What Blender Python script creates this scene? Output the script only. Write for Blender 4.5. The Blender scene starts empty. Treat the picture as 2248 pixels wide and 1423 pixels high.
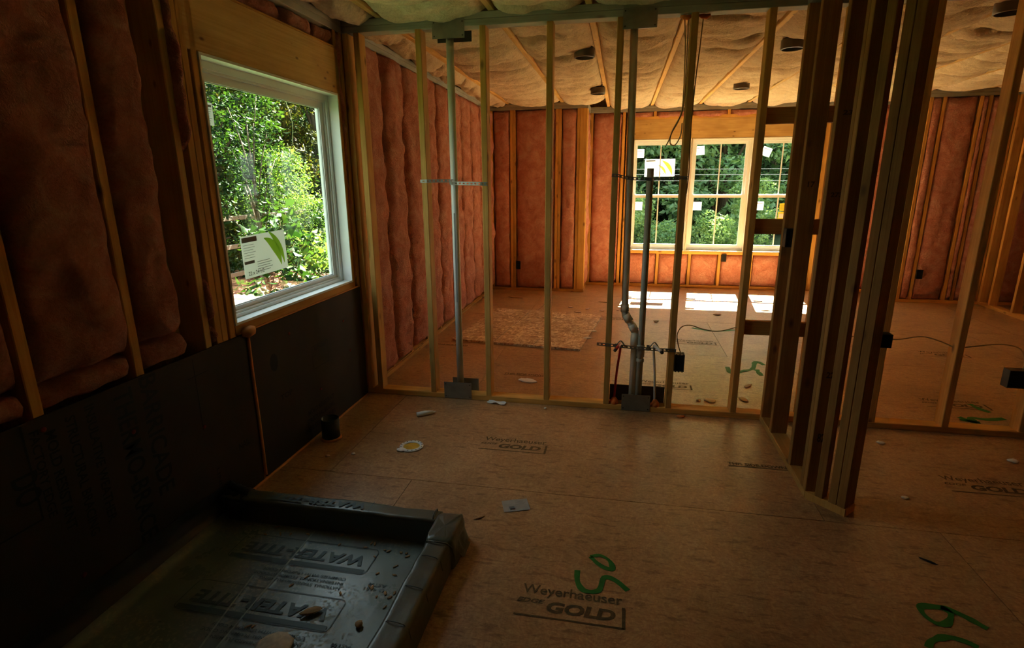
import bpy, math, random
import numpy as np
from mathutils import Vector, Matrix, noise

random.seed(7)
rng = np.random.default_rng(7)
scn = bpy.context.scene
col = scn.collection

# ------------------------------------------------------------------ camera
CAM = Vector((1.7705, -3.5124, 1.5023))
YAW, PITCH, ROLL = -0.19412, -0.25507, -0.0065
fw = Vector((math.sin(YAW)*math.cos(PITCH), math.cos(YAW)*math.cos(PITCH), math.sin(PITCH)))
rt = Vector((math.cos(YAW), -math.sin(YAW), 0)); up = rt.cross(fw)
rt2 = rt*math.cos(ROLL) + up*math.sin(ROLL); up2 = -rt*math.sin(ROLL) + up*math.cos(ROLL)
cd = bpy.data.cameras.new('camera'); cam = bpy.data.objects.new('camera', cd); col.objects.link(cam)
cd.sensor_fit = 'HORIZONTAL'; cd.sensor_width = 36; cd.lens = 36*1204.44/2248
cd.clip_start = .05; cd.clip_end = 300
m = Matrix((( rt2.x, up2.x, -fw.x), (rt2.y, up2.y, -fw.y), (rt2.z, up2.z, -fw.z))).to_4x4()
m.translation = CAM
cam.matrix_world = m
scn.camera = cam

# ------------------------------------------------------------------ light
scn.view_settings.view_transform = 'Standard'
scn.view_settings.look = 'None'
scn.view_settings.gamma = 1
scn.view_settings.use_curve_mapping = False
scn.view_settings.exposure = 0.12
SKY_STRENGTH = 5.2
SUN_STRENGTH = 235.0
w = bpy.data.worlds.new('overcast_sky'); scn.world = w; w.use_nodes = True
wn = w.node_tree.nodes; wl = w.node_tree.links; wn.clear()
wo = wn.new('ShaderNodeOutputWorld'); wb = wn.new('ShaderNodeBackground')
wc = wn.new('ShaderNodeTexCoord'); ws = wn.new('ShaderNodeSeparateXYZ'); wr = wn.new('ShaderNodeValToRGB')
wl.new(wc.outputs['Generated'], ws.inputs[0]); wl.new(ws.outputs['Z'], wr.inputs[0])
wr.color_ramp.elements[0].position = 0.0; wr.color_ramp.elements[0].color = (.95, .97, 1, 1)
wr.color_ramp.elements[1].position = 1.0; wr.color_ramp.elements[1].color = (.62, .78, 1, 1)
wl.new(wr.outputs[0], wb.inputs[0]); wb.inputs[1].default_value = SKY_STRENGTH
wl.new(wb.outputs[0], wo.inputs[0])
sd = bpy.data.lights.new('sun', 'SUN'); sun = bpy.data.objects.new('sun', sd); col.objects.link(sun)
sd.energy = SUN_STRENGTH; sd.angle = math.radians(.6); sd.color = (1, .93, .82)
tosun = Vector((.11, 1, 1.25)).normalized()
sun.rotation_euler = tosun.to_track_quat('Z', 'Y').to_euler()
sun.location = (3, 12, 14)
def portal(name, loc, nrm, sx, sy):
    l = bpy.data.lights.new(name, 'AREA'); l.shape = 'RECTANGLE'; l.size = sx; l.size_y = sy
    l.cycles.is_portal = True
    o = bpy.data.objects.new(name, l); col.objects.link(o)
    o.rotation_euler = Vector(nrm).to_track_quat('-Z', 'Y').to_euler(); o.location = loc
portal('sky_portal_left', (-.2, -.71, 1.44), (1, 0, 0), 1.3, 1.3)
portal('sky_portal_far', (3.06, 4.82, 1.28), (0, -1, 0), 2.5, 1.6)
scn.cycles.max_bounces = 10; scn.cycles.diffuse_bounces = 6; scn.cycles.transparent_max_bounces = 24
scn.cycles.use_adaptive_sampling = True; scn.cycles.adaptive_threshold = .06
scn.cycles.sample_clamp_indirect = 8
scn.cycles.caustics_reflective = False; scn.cycles.caustics_refractive = False

# ------------------------------------------------------------------ helpers
MW = {}
def put(name, mesh, mat=None, parent=None, M=None, smooth=False):
    o = bpy.data.objects.new(name, mesh); col.objects.link(o)
    M = M if M is not None else Matrix.Identity(4)
    if parent is not None:
        o.parent = parent; o.matrix_parent_inverse = MW[parent].inverted()
    o.matrix_basis = M; MW[o] = M.copy()
    if mat is not None and mesh is not None and not mesh.materials: mesh.materials.append(mat)
    if smooth: mesh.polygons.foreach_set('use_smooth', [True]*len(mesh.polygons))
    return o
def T(x, y, z): return Matrix.Translation((x, y, z))
def tag(o, label=None, cat=None, group=None, kind=None):
    if label: o['label'] = label
    if cat: o['category'] = cat
    if group: o['group'] = group
    if kind: o['kind'] = kind
    return o
def empty(name, loc, label=None, cat=None, group=None, kind=None):
    o = put(name, None, None, None, T(*loc)); o.empty_display_size = .1
    return tag(o, label, cat, group, kind)
def pydata(V, F):
    me = bpy.data.meshes.new('mesh'); me.from_pydata([tuple(v) for v in V], [], F); me.update(); return me
def join(parts):
    V, F = [], []
    for v, f in parts:
        b = len(V); V += [tuple(q) for q in v]; F += [tuple(i+b for i in q) for q in f]
    return V, F
def boxvf(lo, hi):
    (a, b, c), (d, e, f) = lo, hi
    V = [(a,b,c),(d,b,c),(d,e,c),(a,e,c),(a,b,f),(d,b,f),(d,e,f),(a,e,f)]
    return V, [(3,2,1,0),(4,5,6,7),(0,1,5,4),(1,2,6,5),(2,3,7,6),(3,0,4,7)]
def box(name, lo, hi, mat, parent=None):
    c = [(a+b)/2 for a, b in zip(lo, hi)]
    v, f = boxvf([a-q for a, q in zip(lo, c)], [a-q for a, q in zip(hi, c)])
    return put(name, pydata(v, f), mat, parent, T(*c))
AX = {'z': Matrix.Identity(3), 'x': Matrix(((0,0,1),(1,0,0),(0,1,0))), 'y': Matrix(((0,1,0),(0,0,1),(1,0,0)))}
def prism(wd, dp, ln, ch=.003):
    a, b, l = wd/2, dp/2, ln/2; c = min(ch, a*.4, b*.4)
    pr = [(-a+c,-b),(a-c,-b),(a,-b+c),(a,b-c),(a-c,b),(-a+c,b),(-a,b-c),(-a,-b+c)]
    V = [(x,y,-l) for x,y in pr]+[(x,y,l) for x,y in pr]
    F = [tuple(range(7,-1,-1)), tuple(range(8,16))]+[(i,(i+1)%8,8+(i+1)%8,8+i) for i in range(8)]
    return V, F
_pc = {}
def lumber(name, lo, hi, ax, mat, parent, rotz=None):
    """straight piece of timber, local z along its length; meshes shared between alike pieces"""
    c = Vector([(a+b)/2 for a, b in zip(lo, hi)]); s = [b-a for a, b in zip(lo, hi)]
    R = AX[ax]
    d = {'z': (s[0],s[1],s[2]), 'x': (s[1],s[2],s[0]), 'y': (s[2],s[0],s[1])}[ax]
    k = tuple(round(q, 4) for q in d)+(mat.name,)
    if k not in _pc: _pc[k] = pydata(*prism(*d))
    M = R.to_4x4()
    if rotz is not None: M = Matrix.Rotation(rotz, 4, 'Z') @ M
    M = M.copy(); M.translation = c
    return put(name, _pc[k], mat, parent, M)
def tube(pts, r, n=10, caps=True, flat=1.0):
    pts = [Vector(p) for p in pts]; V, F = [], []
    rs = r if isinstance(r, (list, tuple)) else [r]*len(pts)
    t0 = (pts[1]-pts[0]).normalized()
    a = t0.orthogonal().normalized(); 
    for i, p in enumerate(pts):
        t = ((pts[min(i+1, len(pts)-1)]-p).normalized()+(p-pts[max(i-1, 0)]).normalized()).normalized()
        a = (a-t*a.dot(t)).normalized(); b = t.cross(a)
        for k in range(n):
            q = 2*math.pi*k/n; V.append(tuple(p+(a*math.cos(q)+b*math.sin(q)*flat)*rs[i]))
    for i in range(len(pts)-1):
        for k in range(n): F.append((i*n+k, i*n+(k+1)%n, (i+1)*n+(k+1)%n, (i+1)*n+k))
    if caps: F.append(tuple(range(n-1, -1, -1))); F.append(tuple((len(pts)-1)*n+k for k in range(n)))
    return V, F
def spline(pts, k=8):
    P = [Vector(p) for p in pts]; out = []
    for i in range(len(P)-1):
        a, b, c, d = P[max(i-1,0)], P[i], P[i+1], P[min(i+2,len(P)-1)]
        for j in range(k):
            t = j/k; out.append(.5*((2*b)+(c-a)*t+(2*a-5*b+4*c-d)*t*t+(3*b-a-3*c+d)*t**3))
    out.append(P[-1]); return out
def lathe(prof, n=24):
    V, F = [], []
    for r, z in prof:
        for k in range(n): q = 2*math.pi*k/n; V.append((r*math.cos(q), r*math.sin(q), z))
    for i in range(len(prof)-1):
        for k in range(n): F.append((i*n+k, i*n+(k+1)%n, (i+1)*n+(k+1)%n, (i+1)*n+k))
    return V, F
def tubeobj(name, pts, r, mat, parent=None, n=10, caps=True, flat=1.0):
    b = Vector(pts[0]); v, f = tube([Vector(p)-b for p in pts], r, n, caps, flat)
    return put(name, pydata(v, f), mat, parent, T(*b), smooth=True)
def ribbon(pts, wd, z=0.0):
    """flat painted line on a plane (x, y)"""
    P = [Vector((p[0], p[1], 0)) for p in pts]; V, F = [], []
    for i, p in enumerate(P):
        t = (P[min(i+1, len(P)-1)]-P[max(i-1, 0)]).normalized(); q = Vector((-t.y, t.x, 0))*wd/2*(.8+.4*noise.noise(p*23))
        V += [(p+q).to_tuple(), (p-q).to_tuple()]
    V = [(a, b, z) for a, b, _ in V]
    for i in range(len(P)-1): F.append((2*i, 2*i+1, 2*i+3, 2*i+2))
    return V, F
def textvf(s, size=1, off=0.0, shear=0.0, sp=1.0, scalex=1.0, align='LEFT'):
    cu = bpy.data.curves.new('lettering', 'FONT'); cu.body = s; cu.size = size; cu.offset = off
    cu.shear = shear; cu.space_character = sp; cu.align_x = align; cu.resolution_u = 3
    to = bpy.data.objects.new('lettering', cu); col.objects.link(to)
    me = bpy.data.meshes.new_from_object(to)
    V = [(v.co.x*scalex, v.co.y, 0) for v in me.vertices]; F = [tuple(p.vertices) for p in me.polygons]
    bpy.data.objects.remove(to); bpy.data.meshes.remove(me); bpy.data.curves.remove(cu)
    return V, F
def shift(vf, dx=0, dy=0, dz=0, s=1): return [(x*s+dx, y*s+dy, z*s+dz) for x, y, z in vf[0]], vf[1]
def fitw(vf, wd, ht=None):
    xs = [v[0] for v in vf[0]]; ys = [v[1] for v in vf[0]]; sx = wd/(max(xs)-min(xs)); sy = ht/(max(ys)-min(ys)) if ht else sx
    return [((x-min(xs))*sx, (y-min(ys))*sy, z) for x, y, z in vf[0]], vf[1]

# ------------------------------------------------------------------ materials
def newmat(name, rough=.8, spec=.3):
    mt = bpy.data.materials.new(name); mt.use_nodes = True; nt = mt.node_tree
    b = nt.nodes['Principled BSDF']; b.inputs['Roughness'].default_value = rough
    b.inputs['Specular IOR Level'].default_value = spec
    return mt, nt, b
def N(nt, t, **kw):
    n = nt.nodes.new(t)
    for k, v in kw.items():
        if k in n.inputs.keys() if hasattr(n.inputs, 'keys') else False: n.inputs[k].default_value = v
        else: setattr(n, k, v)
    return n
def ramp(nt, src, stops):
    r = nt.nodes.new('ShaderNodeValToRGB'); e = r.color_ramp.elements
    while len(e) < len(stops): e.new(.5)
    for i, (p, c) in enumerate(stops): e[i].position = p; e[i].color = tuple(c)+(1,)
    nt.links.new(src, r.inputs[0]); return r.outputs[0]
def mix(nt, f, a, b, mode='MIX'):
    n = nt.nodes.new('ShaderNodeMix'); n.data_type = 'RGBA'; n.blend_type = mode
    for s, v in ((0, f), (6, a), (7, b)):
        if hasattr(v, 'is_linked'): nt.links.new(v, n.inputs[s])
        else: n.inputs[s].default_value = v if s == 0 else tuple(v)+(1,)
    return n.outputs[2]
def coords(nt, scale=(1,1,1), which='Object', rand=False):
    tc = nt.nodes.new('ShaderNodeTexCoord'); mp = nt.nodes.new('ShaderNodeMapping')
    mp.inputs['Scale'].default_value = scale; nt.links.new(tc.outputs[which], mp.inputs[0])
    if rand:
        oi = nt.nodes.new('ShaderNodeObjectInfo'); mu = nt.nodes.new('ShaderNodeMath'); mu.operation = 'MULTIPLY'
        mu.inputs[1].default_value = 57.0; nt.links.new(oi.outputs['Random'], mu.inputs[0])
        cx = nt.nodes.new('ShaderNodeCombineXYZ')
        for i in range(3): nt.links.new(mu.outputs[0], cx.inputs[i])
        nt.links.new(cx.outputs[0], mp.inputs['Location'])
    return mp.outputs[0]
def noiset(nt, vec, scale=5, detail=4, rough=.55, dist=0):
    n = nt.nodes.new('ShaderNodeTexNoise'); n.inputs['Scale'].default_value = scale; n.inputs['Detail'].default_value = detail
    n.inputs['Roughness'].default_value = rough; n.inputs['Distortion'].default_value = dist; nt.links.new(vec, n.inputs['Vector']); return n.outputs[0]
def bump(nt, b, h, strength=.3, dist=.01):
    n = nt.nodes.new('ShaderNodeBump'); n.inputs['Strength'].default_value = strength; n.inputs['Distance'].default_value = dist
    nt.links.new(h, n.inputs['Height']); nt.links.new(n.outputs[0], b.inputs['Normal'])
def wood(name, c1, c2, knot=(.12,.05,.02), rough=.75, ks=5):
    mt, nt, b = newmat(name, rough, .25)
    g = noiset(nt, coords(nt, (60, 60, 1.6), rand=True), 1, 5, .6, 1.2)
    base = ramp(nt, g, [(.3, c1), (.7, c2)])
    oi = nt.nodes.new('ShaderNodeObjectInfo')
    tone = ramp(nt, oi.outputs['Random'], [(0, (.74,.74,.74)), (1, (1.12,1.08,1.0))])
    c = mix(nt, 1.0, base, tone, 'MULTIPLY')
    v = nt.nodes.new('ShaderNodeTexVoronoi'); v.inputs['Scale'].default_value = ks; nt.links.new(coords(nt, (1.6,1.6,.75), rand=True), v.inputs['Vector'])
    kn = ramp(nt, v.outputs['Distance'], [(.0, (1,1,1)), (.07, (.6,.6,.6)), (.14, (0,0,0))])
    c = mix(nt, kn, c, knot)
    st = ramp(nt, noiset(nt, coords(nt, (3,3,1.2), rand=True), 2.2, 3), [(.35, (.72,.66,.6)), (.6, (1,1,1))])
    c = mix(nt, .8, c, st, 'MULTIPLY')
    nt.links.new(c, b.inputs['Base Color']); bump(nt, b, g, .25, .002); return mt
M_stud = wood('stud_pine', (.60,.31,.070), (.76,.45,.125))
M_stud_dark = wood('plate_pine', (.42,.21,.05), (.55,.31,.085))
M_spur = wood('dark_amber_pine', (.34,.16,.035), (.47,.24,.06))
M_plate = wood('skylit_plate_wood', (.36,.37,.33), (.46,.46,.42), knot=(.25,.24,.2))  # grey of skylight on the top plates, put into the wood colour
M_header = wood('header_pine', (.66,.42,.14), (.80,.56,.23), ks=9)

def fluff(name, c1, c2, c3, scale=9, bs=1.0):
    mt, nt, b = newmat(name, 1.0, .05)
    vec = coords(nt, rand=True)
    n1 = noiset(nt, vec, scale, 6, .65, .8); n2 = noiset(nt, vec, scale*7, 5, .7, 1.5)
    c = ramp(nt, n1, [(.3, c1), (.52, c2), (.72, c3)])
    c = mix(nt, .45, c, ramp(nt, n2, [(.3, (.62,.55,.5)), (.62, (1.1,1.1,1.1))]), 'MULTIPLY')
    v = nt.nodes.new('ShaderNodeTexVoronoi'); v.inputs['Scale'].default_value = 3.1; nt.links.new(vec, v.inputs['Vector'])
    sp = ramp(nt, v.outputs['Distance'], [(.0, (.5,.42,.4)), (.05, (1,1,1))]); c = mix(nt, .7, c, sp, 'MULTIPLY')
    nt.links.new(c, b.inputs['Base Color'])
    a = nt.nodes.new('ShaderNodeMath'); a.operation = 'ADD'; nt.links.new(n1, a.inputs[0]); nt.links.new(n2, a.inputs[1])
    bump(nt, b, a.outputs[0], bs, .022); return mt
M_pink = fluff('pink_fibreglass', (.62,.22,.15), (.76,.34,.25), (.84,.47,.36))
M_tan = fluff('cream_fibreglass', (.70,.55,.37), (.84,.70,.50), (.90,.79,.60), 5, .8)

def osb(name, cols, scale=22, contrast=.5, rough=.62, flakes=True, bs=.12):
    mt, nt, b = newmat(name, rough, .75 if name == 'floor_board' else .35)
    tc = coords(nt, (1,1,1), rand=True)
    warp = nt.nodes.new('ShaderNodeTexNoise'); warp.inputs['Scale'].default_value = 6; nt.links.new(tc, warp.inputs['Vector'])
    ad = nt.nodes.new('ShaderNodeMixRGB'); ad.inputs[0].default_value = .12; nt.links.new(tc, ad.inputs[1]); nt.links.new(warp.outputs['Color'], ad.inputs[2])
    outs = []
    for i, sc in enumerate(((1,3.2,1),(3.0,1,1))):
        mp = nt.nodes.new('ShaderNodeMapping'); mp.inputs['Scale'].default_value = sc; mp.inputs['Rotation'].default_value = (0,0,.5+i*.9); nt.links.new(ad.outputs[0], mp.inputs[0])
        v = nt.nodes.new('ShaderNodeTexVoronoi'); v.inputs['Scale'].default_value = scale*(1+.3*i); nt.links.new(mp.outputs[0], v.inputs['Vector']); 
        sep = nt.nodes.new('ShaderNodeSeparateColor'); nt.links.new(v.outputs['Color'], sep.inputs[0]); outs.append(sep.outputs[i])
    mm = nt.nodes.new('ShaderNodeMath'); mm.operation = 'ADD'; nt.links.new(outs[0], mm.inputs[0]); nt.links.new(outs[1], mm.inputs[1])
    hv = nt.nodes.new('ShaderNodeMath'); hv.operation = 'MULTIPLY'; hv.inputs[1].default_value = .5; nt.links.new(mm.outputs[0], hv.inputs[0])
    fl = ramp(nt, hv.outputs[0], [(.1, cols[0]), (.5, cols[1]), (.9, cols[2])])
    big = ramp(nt, noiset(nt, tc, 2.3, 6, .65, .5), [(.30, (.76,.71,.64)), (.62, (1.08,1.06,1.03))])
    fine = ramp(nt, noiset(nt, coords(nt, (1.2,4,1), rand=True), 60, 4, .7), [(.28, (.60,.54,.46)), (.58, (1.08,1.08,1.08))])
    c = mix(nt, contrast, cols[1], fl); c = mix(nt, 1, c, big, 'MULTIPLY'); c = mix(nt, .8, c, fine, 'MULTIPLY')
    dk = ramp(nt, noiset(nt, coords(nt, (1.5,5,1), rand=True), 9, 3, .5), [(.58, (1,1,1)), (.66, (.55,.47,.40))])
    c = mix(nt, .7, c, dk, 'MULTIPLY')
    lt = ramp(nt, noiset(nt, coords(nt, (2.2,5.5,1), rand=True), 19, 3, .6), [(.66, (0,0,0)), (.72, (1,1,1))])
    c = mix(nt, mix(nt, 1, lt, (.35,.35,.35), 'MULTIPLY'), c, cols[2])
    nt.links.new(c, b.inputs['Base Color']); bump(nt, b, hv.outputs[0], bs, .002); return mt
M_floor = osb('floor_board', ((.30,.15,.062),(.48,.28,.13),(.68,.455,.245)), 52, .45, .36)
M_sheet = osb('flake_board', ((.40,.21,.10),(.66,.45,.25),(.98,.84,.60)), 20, 1.0, .5)
M_sheath = osb('wall_sheathing', ((.40,.25,.11),(.52,.35,.17),(.62,.45,.25)), 17, .8)

def plain(name, c, rough=.6, spec=.4, nz=0, metal=0, bs=0, nscale=20, lo=.7):
    mt, nt, b = newmat(name, rough, spec); b.inputs['Metallic'].default_value = metal
    if nz:
        n = noiset(nt, coords(nt, rand=True), nscale, 4)
        cc = mix(nt, nz, c, ramp(nt, n, [(.3, tuple(q*lo for q in c)), (.7, tuple(min(1, q*1.2) for q in c))])); nt.links.new(cc, b.inputs['Base Color'])
        if bs: bump(nt, b, n, bs, .004)
    else: b.inputs['Base Color'].default_value = tuple(c)+(1,)
    return mt
M_black = plain('black_board', (.050,.039,.030), .7, .12, .6, nscale=3)
M_ink = plain('black_ink', (.008,.009,.008), .6, .2)
M_stamp = plain('dark_stamp_ink', (.16,.105,.045), .7, .2, .8, nscale=60, lo=.5)
M_gink = plain('faded_grade_ink', (.10,.055,.02), .7, .2, .8, nscale=90, lo=.4)
M_green = plain('green_spray_paint', (.03,.22,.03), .6, .3, .6, nscale=30)
M_orange = plain('orange_foam', (.75,.22,.05), .8, .2, .5, nscale=30, bs=.5)
M_tanfoam = plain('orange_sealant', (.62,.27,.08), .7, .3, .4)
M_white = plain('white_vinyl', (.80,.83,.80), .55, .4, .1, nscale=8, lo=.93)
M_beige = plain('beige_jamb', (.74,.66,.55), .5, .4, .2, nscale=8, lo=.9)
M_pvc = plain('white_pvc', (.66,.68,.62), .35, .5, .4, nscale=9, lo=.85)
M_pvcg = plain('aged_pvc', (.74,.68,.52), .45, .5, .5, nscale=12)
M_abs = plain('dark_plastic_pipe', (.38,.36,.27), .45, .4, .4)
M_abs2 = plain('black_plastic_pipe', (.022,.022,.022), .4, .4)
M_steel = plain('galvanised_steel', (.30,.30,.26), .42, .5, .5, metal=.75, nscale=18)
M_redpex = plain('red_tubing', (.52,.02,.02), .35, .5)
M_whpex = plain('white_tubing', (.66,.64,.56), .35, .5)
M_copper = plain('copper', (.55,.30,.16), .35, .5, metal=.8)
M_cable = plain('tan_cable', (.58,.45,.24), .5, .4)
M_box = plain('dark_box_plastic', (.06,.045,.03), .6, .3)
M_boxin = plain('dark_fill', (.012,.012,.014), .8, .2)
M_paper = plain('white_paper', (.80,.80,.76), .7, .2, .3, nscale=40, lo=.85)
M_cap = plain('dull_red_cap', (.22,.04,.02), .7, .2)
def leafmat(name, cols, tr=.35):
    mt = bpy.data.materials.new(name); mt.use_nodes = True; nt = mt.node_tree; nt.nodes.clear()
    o = nt.nodes.new('ShaderNodeOutputMaterial'); d = nt.nodes.new('ShaderNodeBsdfDiffuse'); t = nt.nodes.new('ShaderNodeBsdfTranslucent'); g = nt.nodes.new('ShaderNodeBsdfGlossy')
    ge = nt.nodes.new('ShaderNodeNewGeometry'); c = ramp(nt, ge.outputs['Random Per Island'], [(0, cols[0]), (.5, cols[1]), (1, cols[2])])
    big = ramp(nt, noiset(nt, coords(nt), .9, 2), [(.35, (.6,.7,.6)), (.65, (1.2,1.15,1.0))]); c = mix(nt, 1, c, big, 'MULTIPLY')
    nt.links.new(c, d.inputs[0]); nt.links.new(mix(nt, 1, c, (1.3,1.25,.5), 'MULTIPLY'), t.inputs[0])
    g.inputs['Roughness'].default_value = .4; g.inputs[0].default_value = (.5,.55,.5,1)
    m1 = nt.nodes.new('ShaderNodeMixShader'); m1.inputs[0].default_value = tr; nt.links.new(d.outputs[0], m1.inputs[1]); nt.links.new(t.outputs[0], m1.inputs[2])
    m2 = nt.nodes.new('ShaderNodeMixShader'); m2.inputs[0].default_value = .015; nt.links.new(m1.outputs[0], m2.inputs[1]); nt.links.new(g.outputs[0], m2.inputs[2])
    nt.links.new(m2.outputs[0], o.inputs[0]); return mt
M_label = bpy.data.materials.new('translucent_label'); M_label.use_nodes = True; nt = M_label.node_tree; nt.nodes.clear()
_o = nt.nodes.new('ShaderNodeOutputMaterial'); _m = nt.nodes.new('ShaderNodeMixShader'); _d = nt.nodes.new('ShaderNodeBsdfDiffuse'); _t = nt.nodes.new('ShaderNodeBsdfTranslucent')
_d.inputs[0].default_value = (.80,.80,.76,1); _t.inputs[0].default_value = (.85,.85,.80,1); _m.inputs[0].default_value = .42
nt.links.new(_d.outputs[0], _m.inputs[1]); nt.links.new(_t.outputs[0], _m.inputs[2]); nt.links.new(_m.outputs[0], _o.inputs[0])
M_greenink = leafmat('label_green', ((.34,.55,.10),(.34,.55,.10),(.34,.55,.10)), .6)
M_yellow = plain('yellow_label', (.85,.75,.05), .6, .3)
M_grey = plain('grey_label_text', (.22,.22,.20), .7, .2)
M_liner_ink = plain('liner_print', (.075,.11,.11), .5, .35)
M_chip = plain('wood_chip', (.48,.30,.15), .8, .2, .5)
M_stone = plain('plaster_lump', (.62,.56,.44), .9, .1, .7, nscale=60)
M_flange = plain('flange_white', (.78,.78,.74), .4, .4)
M_ochre = plain('ochre_plug', (.70,.38,.03), .5, .4, .7, nscale=30)
M_mid_grey = plain('mid_grey', (.44,.46,.45), .7, .3, .4, nscale=6)  # plain grey for the left top plates and the glazing bead
M_can = plain('dark_metal_can', (.012,.011,.010), .45, .4)
M_canrim = plain('can_rim', (.16,.13,.09), .5, .4)
M_roof = plain('roof_deck', (.25,.18,.11), .9, .1, .4)
# shower liner: dusty grey sheet vinyl
M_liner, nt, b = newmat('liner_vinyl', .38, .5)
ob = coords(nt, rand=False)
dust = ramp(nt, noiset(nt, ob, 75, 3, .6), [(.5, (0,0,0)), (.62, (1,1,1))])
patch = ramp(nt, noiset(nt, ob, 2.6, 4, .6, .4), [(.42, (0,0,0)), (.62, (.75,.75,.75))])
du = mix(nt, 1.0, dust, patch, 'MULTIPLY')
bc = ramp(nt, noiset(nt, ob, 3, 3), [(.3, (.155,.195,.18)), (.7, (.23,.275,.255))])
nt.links.new(mix(nt, du, bc, (.40,.39,.32)), b.inputs['Base Color'])
rr = ramp(nt, noiset(nt, ob, 5, 4), [(.3, (.22,.22,.22)), (.7, (.42,.42,.42))]); nt.links.new(mix(nt, du, rr, (.8,.8,.8)), b.inputs['Roughness'])
bump(nt, b, noiset(nt, ob, 7, 3), .25, .01)
M_curb, nt, b = newmat('curb_vinyl', .3, .5)
ob = coords(nt)
nt.links.new(ramp(nt, noiset(nt, ob, 4, 4), [(.3, (.085,.088,.062)), (.7, (.13,.13,.09))]), b.inputs['Base Color'])
bump(nt, b, noiset(nt, ob, 9, 4), .3, .012)
# glass
M_glass = bpy.data.materials.new('window_glass'); M_glass.use_nodes = True; nt = M_glass.node_tree; nt.nodes.clear()
go = nt.nodes.new('ShaderNodeOutputMaterial'); gm = nt.nodes.new('ShaderNodeMixShader'); gt = nt.nodes.new('ShaderNodeBsdfTransparent'); gg = nt.nodes.new('ShaderNodeBsdfGlossy')
lw = nt.nodes.new('ShaderNodeLayerWeight'); pw = nt.nodes.new('ShaderNodeMath'); pw.operation = 'POWER'; pw.inputs[1].default_value = 4.5
nt.links.new(lw.outputs['Facing'], pw.inputs[0])
gf = nt.nodes.new('ShaderNodeMath'); gf.operation = 'MULTIPLY_ADD'; gf.inputs[1].default_value = .30; gf.inputs[2].default_value = .012
nt.links.new(pw.outputs[0], gf.inputs[0])
gt.inputs[0].default_value = (.79,.83,.79,1); gg.inputs['Roughness'].default_value = .02; gg.inputs[0].default_value = (.9,.9,.9,1)
nt.links.new(gf.outputs[0], gm.inputs[0]); nt.links.new(gt.outputs[0], gm.inputs[1]); nt.links.new(gg.outputs[0], gm.inputs[2]); nt.links.new(gm.outputs[0], go.inputs[0])
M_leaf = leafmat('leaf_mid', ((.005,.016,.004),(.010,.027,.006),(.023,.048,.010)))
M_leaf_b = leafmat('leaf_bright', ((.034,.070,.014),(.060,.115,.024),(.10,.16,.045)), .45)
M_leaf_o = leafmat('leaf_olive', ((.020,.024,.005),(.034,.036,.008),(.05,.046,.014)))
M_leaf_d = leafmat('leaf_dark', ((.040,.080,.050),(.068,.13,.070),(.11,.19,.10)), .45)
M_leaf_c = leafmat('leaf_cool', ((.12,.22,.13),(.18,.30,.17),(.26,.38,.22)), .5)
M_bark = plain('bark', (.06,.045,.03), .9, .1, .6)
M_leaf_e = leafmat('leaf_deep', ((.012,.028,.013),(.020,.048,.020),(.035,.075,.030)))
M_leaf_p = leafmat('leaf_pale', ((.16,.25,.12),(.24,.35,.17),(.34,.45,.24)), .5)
M_grass = plain('ground_cover', (.035,.05,.02), .95, .1, .8, nscale=3)
M_paver = plain('terracotta_paver', (.20,.075,.04), .8, .2, .6, nscale=6)
M_wire = plain('pale_wire', (.09,.095,.095), 1, 0)
M_fence = plain('weathered_rail', (.12,.10,.07), .85, .2, .5)

# ------------------------------------------------------------------ fibreglass batt
def batt(name, parent, org, U, V, Nn, wd, ht, bulge, mat, nu=12, nv=48, depth=.09, seed=0, rough=.019, sag=None, edge=.016, tuck=.012):
    """one piece of insulation: a puffy height field with tucked ragged edges and sides"""
    org, U, V, Nn = Vector(org), Vector(U), Vector(V), Vector(Nn)
    VV, F = [], []
    idx = {}
    for j in range(nv+1):
        t = j/nv
        for i in range(nu+1):
            s = i/nu
            es = 1-abs(2*s-1)**3.2; dt = min(t, 1-t)*ht; et = min(1, dt/.05)
            h = -tuck+(bulge+tuck)*(max(es, 0)**.55)*(et**.5)
            q = Vector((s*wd*6+seed*7.3, t*ht*6, seed*1.7))
            h += (noise.noise(q)*rough*1.6+noise.noise(q*2.7)*rough)*(.35+.65*es)
            if sag: h += sag(s, t*ht)*(.35+.65*es)
            x = s*wd; y = t*ht
            if i in (0, nu): x += (1 if i == 0 else -1)*edge*(.5+noise.noise(Vector((seed*3.1+i, y*5, 0)))*1.6)
            if j in (0, nv): y += (1 if j == 0 else -1)*edge*.5*(.5+noise.noise(Vector((seed*3.1, x*9, j)))*1.5)
            idx[i, j] = len(VV); VV.append(org+U*x+V*y+Nn*h)
    for j in range(nv):
        for i in range(nu): F.append((idx[i, j], idx[i+1, j], idx[i+1, j+1], idx[i, j+1]))
    ring = [(i, 0) for i in range(nu)]+[(nu, j) for j in range(nv)]+[(i, nv) for i in range(nu, 0, -1)]+[(0, j) for j in range(nv, 0, -1)]
    b0 = len(VV)
    for i, j in ring: VV.append(org+U*(i/nu*wd)+V*(j/nv*ht)-Nn*depth)
    L = len(ring)
    for k in range(L):
        a, c = idx[ring[k]], idx[ring[(k+1) % L]]; F.append((a, b0+k, b0+(k+1) % L, c))
    F.append(tuple(b0+k for k in range(L)))
    if U.cross(V).dot(Nn) < 0: F = [tuple(reversed(f)) for f in F]
    c = org+U*wd/2+V*ht/2
    return put(name, pydata([v-c for v in VV], F), mat, parent, T(*c), smooth=True)

ZT = 2.402  # underside of the top plates
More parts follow.
